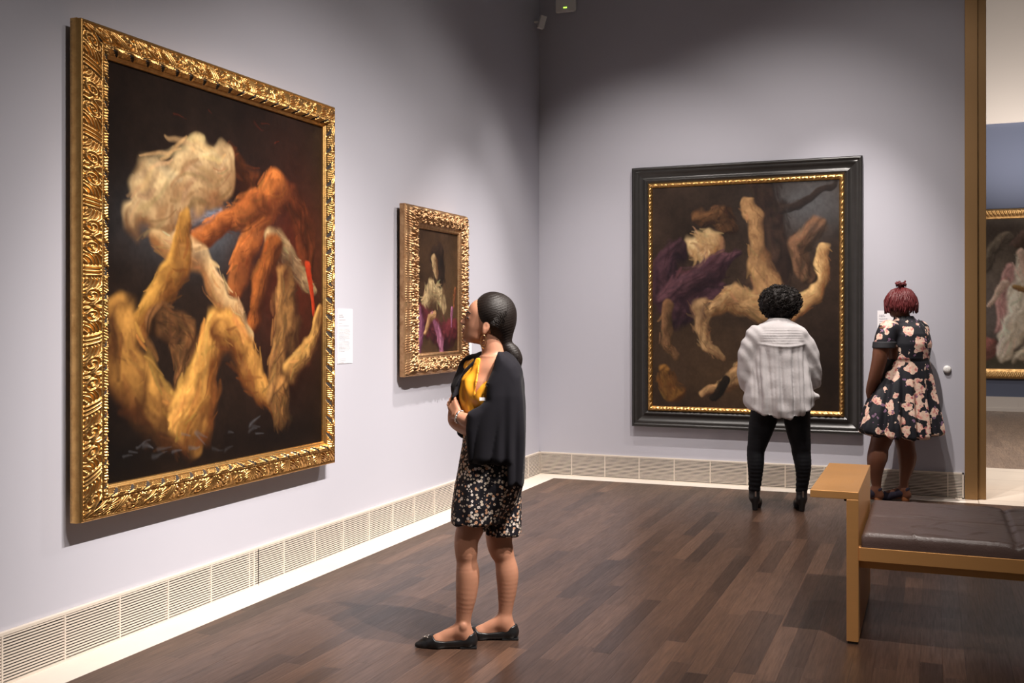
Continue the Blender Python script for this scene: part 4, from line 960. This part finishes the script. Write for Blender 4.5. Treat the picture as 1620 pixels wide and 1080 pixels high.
    b = MB(); b.tube([(.014+.0075*math.cos(a), -.185, 1.21+.0075*math.sin(a)) for a in np.linspace(0, 2*PI, 14)[:-1]], .0022, 6, True); b.build('button', M['ebony'], e, True)
    b = MB(); b.box(-.022, .004, -.176, -.172, 1.138, 1.152); b.build('name_badge', M['card'], e)
    # bead bracelet
    b = MB(); c0 = Vector((-.113, -.094, 1.058)); ax = Vector((-.72, .58, .25)).normalized(); u = ax.cross(Vector((0, 0, 1))).normalized(); v = ax.cross(u)
    for i in range(15):
        a = 2*PI*i/15; p = c0+(u*math.cos(a)+v*math.sin(a))*.027; r = .0062 if i % 3 else .0075
        b.lathe([(.001, -r), (r*.7, -r*.7), (r, 0), (r*.7, r*.7), (.001, r)], p, 'z', 8)
    b.build('bracelet', M['silver'], e, True)
    # ballet flats
    for (dx, dy) in ((0, -.046), (.19, .082)):
        s = SDF((-.36+dx, dy-.07, -.002), (-.01+dx, dy+.07, .12), .0034)
        s.cap((-.072+dx, dy, .035), (-.075+dx, dy, .05), .038, .036, .0); s.cap((-.075+dx, dy, .030), (-.22+dx, dy+.002, .030), .035, .039, .01)
        s.cap((-.22+dx, dy+.002, .022), (-.28+dx, dy+.004, .014), .038, .027, .02); s.cap((-.28+dx, dy+.004, .013), (-.308+dx, dy+.004, .011), .025, .015, .01)
        def top(X, Y, Z, dx=dx):
            tl = np.interp(X-dx, [-.32, -.242, -.225, -.18, -.12, -.07, -.03], [.08, .058, .040, .034, .040, .064, .075]); return Z-tl+0*Y
        s.cut(top, .004); s.cut(lambda X, Y, Z: .002-Z+0*X+0*Y)
        o = sdf_obj('ballet_flat', s, M['black_leather'], e, 1)
        b = MB(); b.box(-.115+dx, -.037+dx, dy-.032, dy+.032, .0005, .010, .003); b.build('shoe_heel', M['black_leather'], o)
        b = MB()
        for k in range(5):
            a = 2*PI*k/5; b.tube([(-.268+dx+.012*math.cos(a)+.008*math.cos(q), dy-.004+.012*math.sin(a)+.008*math.sin(q), .050+.004*math.sin(q+k)) for q in np.linspace(0, 2*PI, 10)[:-1]], .0022, 5, True)
        b.build('metal_rosette', M['silver'], o, True)
    return e
woman_cardigan()

# ------------------------------------------------------------------ woman in the white blouse (seen from behind)
def woman_blouse():
    e = empty('person', (2.4503, -1.1509, 0), STANCE, 'woman in white blouse and black leggings with curly black hair, seen from behind', 'person')
    LL = [(-.10, .02, .86, .115), (-.13, .02, .74, .108), (-.157, .02, .63, .094), (-.182, .025, .52, .075), (-.193, .03, .46, .068), (-.198, .01, .37, .064), (-.198, .015, .28, .054), (-.201, .03, .19, .047), (-.201, .04, .15, .043)]
    RL = [(.10, -.02, .86, .115), (.115, -.02, .74, .104), (.130, -.02, .62, .090), (.148, -.015, .52, .077), (.154, -.01, .46, .072), (.161, -.03, .37, .064), (.163, -.025, .28, .053), (.158, -.01, .19, .046), (.158, -.0, .15, .043)]
    s = SDF((-.42, -.34, -.004), (.42, .40, 1.78), .0075)
    s.tube([(.78, -.0, 0, .21, .15), (.90, -.01, 0, .225, .16), (1.05, -.015, 0, .19, .13), (1.2, -.02, .0, .20, .135), (1.34, -.022, .0, .20, .125), (1.43, -.022, .01, .13, .09), (1.46, -.02, .01, .07, .06)], 0, k=0)
    s.cap((-.165, .01, 1.37), (.11, .01, 1.37), .060, .060, .04)
    s.cap((-.01, .01, 1.40), (.005, .05, 1.56), .062, .056, .03)
    for L in (LL, RL): s.chain([(x, y, z, r-.006) for x, y, z, r in L], .03)
    s.chain([(-.175, .01, 1.36, .054), (-.24, .02, 1.24, .052), (-.27, .04, 1.10, .046), (-.20, .17, 1.02, .036), (-.12, .24, 1.04, .028)], .02)
    s.chain([(.128, .01, 1.36, .054), (.20, .02, 1.24, .050), (.262, .05, 1.06, .046), (.20, .17, 1.01, .036), (.10, .24, 1.04, .028)], .02)
    hand_shape(s, (-.11, .24, 1.04), (.95, .1, .1), (0, -1, 0), 1, .5); hand_shape(s, (.09, .245, 1.045), (-.95, .1, .1), (0, -1, 0), -1, .5)
    head_shape(s, (.007, .07, 1.60), -PI/2, math.radians(4), 1.0)
    for (ax_, ay, fx, fy) in ((-.201, .045, -.145, .20), (.158, .0, .168, .155)):
        s.cap((ax_, ay, .16), (ax_, ay, .10), .038, .036, .02); s.cap((ax_, ay+.01, .11), (fx, fy-.02, .055), .034, .028, .02); s.cap((fx, fy-.02, .05), (fx+(fx-ax_)*.25, fy+.04, .045), .034, .02, .02)
    s.cut(lambda X, Y, Z: .03-Z+0*X+0*Y)
    sdf_obj('body', s, M['skin2'], e, 1)
    s = SDF((-.34, -.2, .1), (.34, .2, .95), .0075)
    s.tube([(.80, -.0, 0, .215, .155), (.92, -.01, 0, .23, .165)], 0, k=0); s.chain(LL, .03); s.chain(RL, .03)
    s.cut(lambda X, Y, Z: .135-Z+0*X+0*Y)
    sdf_obj('leggings', s, M['leggings'], e, 1, lambda V, N: .002*np.sin(V[:, 2]*190+4*wob(V, 12, 1))*np.clip((.5-V[:, 2])/.3, .2, 1))
    # blouse
    s = SDF((-.42, -.34, .68), (.42, .36, 1.56), .0075)
    s.tube([(.70, -.01, 0, .255, .20), (.80, -.015, -.005, .268, .21), (.90, -.02, -.005, .268, .205), (1.0, -.022, -.005, .252, .19), (1.12, -.022, 0, .232, .17), (1.28, -.026, 0, .205, .155), (1.38, -.032, 0, .180, .135), (1.44, -.02, .005, .15, .11), (1.485, -.015, .01, .085, .08), (1.505, -.012, .015, .075, .07)], 0, k=0)
    s.cap((-.192, .0, 1.383), (.134, .0, 1.381), .072, .068, .06)
    s.chain([(-.196, .0, 1.355, .080), (-.248, .01, 1.26, .078), (-.268, .02, 1.12, .074), (-.258, .06, .99, .058), (-.20, .17, .97, .045)], .03)
    s.chain([(.138, .0, 1.358, .076), (.205, .01, 1.27, .076), (.250, .03, 1.10, .072), (.262, .07, 1.0, .060), (.21, .17, .98, .045)], .03)
    s.cap((.22, -.06, .90), (.265, -.06, .905), .03, .022, .04)
    s.cap((-.01, .02, 1.46), (-.01, .03, 1.58), .062, .06, .005, 'd')
    s.cut(lambda X, Y, Z: np.interp(X, [-.32, -.28, -.2, -.08, .02, .12, .24, .32], [.88, .835, .775, .748, .742, .765, .835, .90])-Z+0*Y)
    def bf(V, N):
        x, y, z = V.T; th = np.arctan2(x+.015, -y); tor = (1-sstep(-.03, .03, np.abs(x+.018)-(.232-.30*np.clip(z-1.12, 0, .3))))*sstep(.5, .2, N[:, 1])
        yoke = 1.288+.35*np.clip(np.abs(x+.005)-.02, 0, 1)**1.5
        bel = np.clip((yoke-z)/.05, 0, 1); amp = bel*(.010+.034*np.clip((yoke-z)/.55, 0, 1))*(.4+.6*np.clip((z-.77)/.16, 0, 1))
        pl = (1.2*np.abs(np.sin(x*33+1.2*wob(V*np.array([1, 1, .35]), 7, 21)+.5))-.75)*.8+(np.abs(np.sin(x*62+1.0*wob(V*np.array([1, 1, .3]), 6, 22)))-.64)*.5
        d = tor*(amp*pl+.006*(1-bel)*(z > 1.2)+.006*np.exp(-((z-yoke)/.008)**2))
        d += tor*.0022*np.sin(z*330)*np.clip((z-yoke-.01)/.02, 0, 1)*(z < 1.42)
        sl = 1-tor; d += sl*(.0035*np.sin(z*48+x*60+2.5*wob(V, 9, 23))+.003*wob(V*np.array([1, 1, .4]), 40, 27))
        d += .0028*wob(V, 55, 24)+.006*np.clip((1.15-z)/.4, 0, 1)*np.sin(x*30+z*26+3*wob(V, 7, 25))
        return d
    sdf_obj('blouse', s, M['cotton'], e, 2, bf)
    # curls: a knobbly mass plus loose ringlets
    s = SDF((-.24, -.2, 1.38), (.24, .3, 1.86), .0075); s.ell((.006, .055, 1.632), (.160, .145, .135), k=0)
    s.cut(lambda X, Y, Z: Y-.135-.5*np.clip(Z-1.66, 0, 1)+0*X, .02)
    sdf_obj('hair', s, M['hair2'], e, 1, lambda V, N: .011*wob(V, 75, 31)+.007*wob(V, 150, 32))
    b = MB(); q = np.random.default_rng(9)
    for i in range(900):
        u = q.normal(size=3); u /= np.linalg.norm(u)
        if u[1] > .55: continue
        p = Vector((.006+u[0]*.156, .055+u[1]*.140, 1.632+u[2]*.130)); n_ = Vector(u); t1 = n_.cross(Vector(q.normal(size=3))).normalized(); t2 = n_.cross(t1); R_ = q.uniform(.007, .013); L = q.uniform(.01, .028); ph = q.uniform(0, 6)
        b.tube([p+(t1*math.cos(ph+a)+t2*math.sin(ph+a))*R_+n_*(L*a/9-.006) for a in np.linspace(0, 9, 11)], .0026, 4)
    b.build('curls', M['hair2'], e, True)
    # high-heeled shoes
    for (ax_, ay, fx, fy) in ((-.201, .045, -.145, .20), (.158, .0, .168, .155)):
        s = SDF((min(ax_, fx)-.09, ay-.08, -.002), (max(ax_, fx)+.10, fy+.11, .22), .0045); dx = fx-ax_
        s.cap((ax_, ay-.006, .155), (ax_, ay-.004, .105), .043, .041, 0)
        s.cap((ax_, ay-.02, .10), (ax_+dx*.05, ay-.012, .012), .030, .021, .02)
        s.cap((ax_, ay, .10), (fx, fy-.03, .05), .036, .030, .02)
        s.cap((fx-dx*.1, fy-.03, .022), (fx+dx*.25, fy+.045, .018), .036, .024, .02); s.cap((fx, fy-.02, .05), (fx+dx*.2, fy+.04, .04), .034, .02, .02)
        s.cut(lambda X, Y, Z: .002-Z+0*X+0*Y)
        s.cut(lambda X, Y, Z: Z-.172+0*X+0*Y)
        o = sdf_obj('heeled_shoe', s, M['black_leather'], e, 1)
        b = MB(); b.box(ax_-.007, ax_+.006, ay-.052, ay-.046, .115, .165, .002); b.build('heel_zip', M['silver'], o)
    return e
woman_blouse()

# ------------------------------------------------------------------ woman in the floral dress (seen from behind, turned left)
def woman_dress():
    e = empty('person', (3.2958, -0.3573, 0), STANCE, 'woman in short sleeved floral dress with dark red locs, standing near the bronze doorway', 'person')
    tw = math.radians(28)
    s = SDF((-.42, -.32, -.004), (.42, .42, 1.84), .0075)
    s.tube([(.70, .0, .0, .17, .12), (.85, .02, .0, .19, .13), (1.0, .045, .0, .18, .125), (1.15, .06, .0, .16, .125), (1.30, .065, .0, .185, .15), (1.40, .06, .01, .175, .13), (1.47, .05, .02, .11, .09), (1.51, .04, .03, .06, .06)], tw, k=0)
    s.cap((-.115, -.085, 1.42), (.20, .085, 1.42), .06, .06, .04)
    s.cap((.045, .02, 1.45), (.03, .05, 1.60), .062, .056, .03)
    s.chain([(-.145, -.10, 1.40, .068), (-.185, -.115, 1.28, .066), (-.205, -.105, 1.16, .058), (-.225, -.06, 1.02, .050), (-.238, .0, .92, .037), (-.235, .02, .87, .028)], .02)
    s.chain([(.21, .10, 1.40, .066), (.215, .13, 1.26, .06), (.19, .14, 1.14, .052), (.08, .175, 1.06, .042), (-.02, .19, 1.05, .028)], .02)
    hand_shape(s, (-.235, .025, .865), (.1, .25, -1), (1, .3, 0), 1, .5); hand_shape(s, (-.02, .19, 1.05), (-.9, .1, -.2), (0, -1, 0), 1, .5)
    s.chain([(-.06, -.03, .74, .10), (-.13, -.03, .60, .095), (-.160, -.03, .51, .082), (-.182, -.035, .45, .076), (-.196, -.045, .38, .081), (-.208, -.045, .32, .070), (-.205, -.03, .22, .050), (-.198, -.02, .14, .038), (-.198, -.02, .09, .036)], .02)
    s.chain([(.08, .0, .74, .10), (.055, .02, .60, .095), (.046, .01, .51, .080), (.055, .0, .43, .073), (.060, -.01, .36, .073), (.053, -.01, .28, .058), (.040, .0, .19, .039), (.036, .0, .13, .035), (.034, .0, .10, .035)], .02)
    head_shape(s, (.03, .05, 1.635), -PI/2+tw, 0, 1.03)
    for (ax_, ay) in ((-.198, -.02), (.034, .0)):
        tx, ty = ax_-.15, ay+.10
        s.cap((ax_+.02, ay-.01, .06), (ax_, ay, .10), .036, .036, .02); s.cap((ax_, ay, .10), (tx+.04, ty-.03, .05), .034, .028, .02); s.cap((tx+.05, ty-.035, .04), (tx-.0, ty, .03), .034, .02, .02); s.cap((ax_+.02, ay-.01, .058), (tx+.05, ty-.035, .04), .03, .03, .02)
    s.cut(lambda X, Y, Z: .016-Z+0*X+0*Y)
    sdf_obj('body', s, M['skin3'], e, 1)
    # dress
    s = SDF((-.46, -.42, .5), (.46, .44, 1.60), .0078)
    s.tube([(1.14, .062, .0, .178, .150), (1.20, .066, .0, .190, .160), (1.30, .072, .0, .203, .168), (1.38, .068, .005, .198, .152), (1.44, .058, .01, .155, .125), (1.50, .045, .02, .085, .085), (1.525, .042, .025, .075, .078)], tw, k=0)
    s.cap((-.11, -.08, 1.42), (.195, .08, 1.42), .072, .070, .04)
    s.chain([(-.128, -.09, 1.41, .078), (-.155, -.105, 1.345, .083), (-.170, -.112, 1.25, .085)], .03)
    s.chain([(.20, .09, 1.41, .072), (.21, .11, 1.30, .075), (.20, .12, 1.25, .075)], .03)
    s.cut(lambda X, Y, Z: np.where(X < -.055, 1.275, 1.0)-Z+0*Y)
    s.tube([(.50, .003, -.03, .372, .20), (.62, .006, -.03, .352, .195), (.75, .015, -.02, .318, .19), (.90, .032, -.01, .268, .18), (1.04, .052, .0, .214, .175), (1.15, .062, .0, .178, .160), (1.175, .062, .0, .178, .160)], math.radians(7), k=.008)
    s.cap((.045, .03, 1.47), (.04, .04, 1.64), .064, .06, .005, 'd')
    s.cut(lambda X, Y, Z: np.interp(X, [-.36, -.30, -.2, -.03, .1, .25, .37], [.615, .585, .555, .543, .545, .565, .588])-Z+0*Y)
    def df(V, N):
        x, y, z = V.T; th = np.arctan2(y, x); low = np.clip((1.14-z)/.5, 0, 1)
        d = low*(.020*np.sin(th*11+1.2*wob(V, 5, 41))+.008*np.sin(th*23+2))
        d += -.004*np.exp(-((z-1.165)/.010)**2)+.003*np.exp(-((z-1.185)/.008)**2)
        d += .003*wob(V, 22, 42)
        return d
    o = sdf_obj('dress', s, M['bloom'], e, 2, df)
    s = SDF((-.30, -.24, 1.22), (-.03, .02, 1.36), .005); s.chain([(-.161, -.108, 1.318, .091), (-.170, -.112, 1.262, .090)], 0); s.cut(lambda X, Y, Z: np.abs(Z-1.294)-.026+0*X+0*Y)
    sdf_obj('sleeve_cuff', s, M['black_cuff'], o, 1)
    b = MB(); b.tube([(.135, -.055, 1.50), (.178, -.105, 1.42), (.186, -.118, 1.34), (.182, -.115, 1.25), (.172, -.10, 1.17)], .0035, 6); b.build('zip', M['ebony'], o, True)
    # locs
    b = MB(); q = np.random.default_rng(4); c = Vector((.03, .045, 1.655))
    for i in range(330):
        a = q.uniform(0, 2*PI); el = math.asin(q.uniform(-.05, 1)); rr = .110
        d0 = Vector((math.cos(a)*math.cos(el), math.sin(a)*math.cos(el), math.sin(el)))
        fwd = Vector((-math.sin(tw), math.cos(tw), 0))
        if d0.dot(fwd) > .62 and d0.z < .75: continue
        p = c+Vector((d0.x*.104, d0.y*.104, d0.z*.108)); out = Vector((d0.x, d0.y, 0)).normalized() if abs(d0.x)+abs(d0.y) > .05 else Vector((1, 0, 0))
        pts = [p]; tip = q.uniform(1.545, 1.60); ang = a; z_ = p.z; rad = math.hypot(d0.x, d0.y)*.104; N_ = 7; tr = q.uniform(.112, .128)
        for k in range(1, N_):
            f = k/(N_-1); zz = z_+(tip-z_)*f**1.3; r_ = max(rad+(tr-rad)*min(1, f*1.7), math.sqrt(max(0, 1-min(1, max(0, zz-c.z)/.112)**2))*.112)
            aa = ang+.05*math.sin(f*9+i); pts.append(c+Vector((math.cos(aa)*r_*1.02, math.sin(aa)*r_, zz-c.z)))
        b.tube(pts, [.0075]*(N_-1)+[.004], 5)
    for i in range(26):
        a = 2*PI*i/26; L = q.uniform(.02, .045); pts = [c+Vector((.012*math.cos(a), .012*math.sin(a), .100)), c+Vector((.022*math.cos(a), .022*math.sin(a), .130+q.uniform(-.01, .012))), c+Vector(((.03+L*.3)*math.cos(a+.5), (.03+L*.3)*math.sin(a+.5), .150+q.uniform(-.02, .012))), c+Vector(((.038)*math.cos(a+.9), .038*math.sin(a+.9), .128+q.uniform(-.015, .015)))]
        b.tube(pts, [.008, .008, .0075, .005], 5)
    b.build('hair', M['hair3'], e, True)
    # shoes: suede with a cork block heel
    for (ax_, ay) in ((-.198, -.02), (.034, .0)):
        tx, ty = ax_-.16, ay+.105
        s = SDF((tx-.06, ay-.07, -.002), (ax_+.09, ty+.06, .16), .0045)
        s.cap((ax_+.008, ay-.004, .10), (ax_-.02, ay+.012, .085), .040, .038, 0); s.cap((ax_-.02, ay+.01, .07), (tx+.05, ty-.035, .04), .037, .037, .02)
        s.cap((tx+.05, ty-.035, .03), (tx, ty, .022), .038, .024, .02)
        s.ell((ax_-.005, ay+.0, .14), (.055, .04, .03), .0, k=.006, mode='d')
        s.ell((ax_+.045, ay-.025, .075), (.030, .05, .028), -.6, k=.006, mode='d')
        s.cut(lambda X, Y, Z: .002-Z+0*X+0*Y)
        o = sdf_obj('suede_shoe', s, M['navy_suede'], e, 1)
        b = MB(); b.lathe([(.030, .0005), (.031, .02), (.034, .055), (.030, .06)], (ax_+.012, ay-.006, 0), 'z', 20); b.build('block_heel', M['cork'], o, True)
    return e
woman_dress()
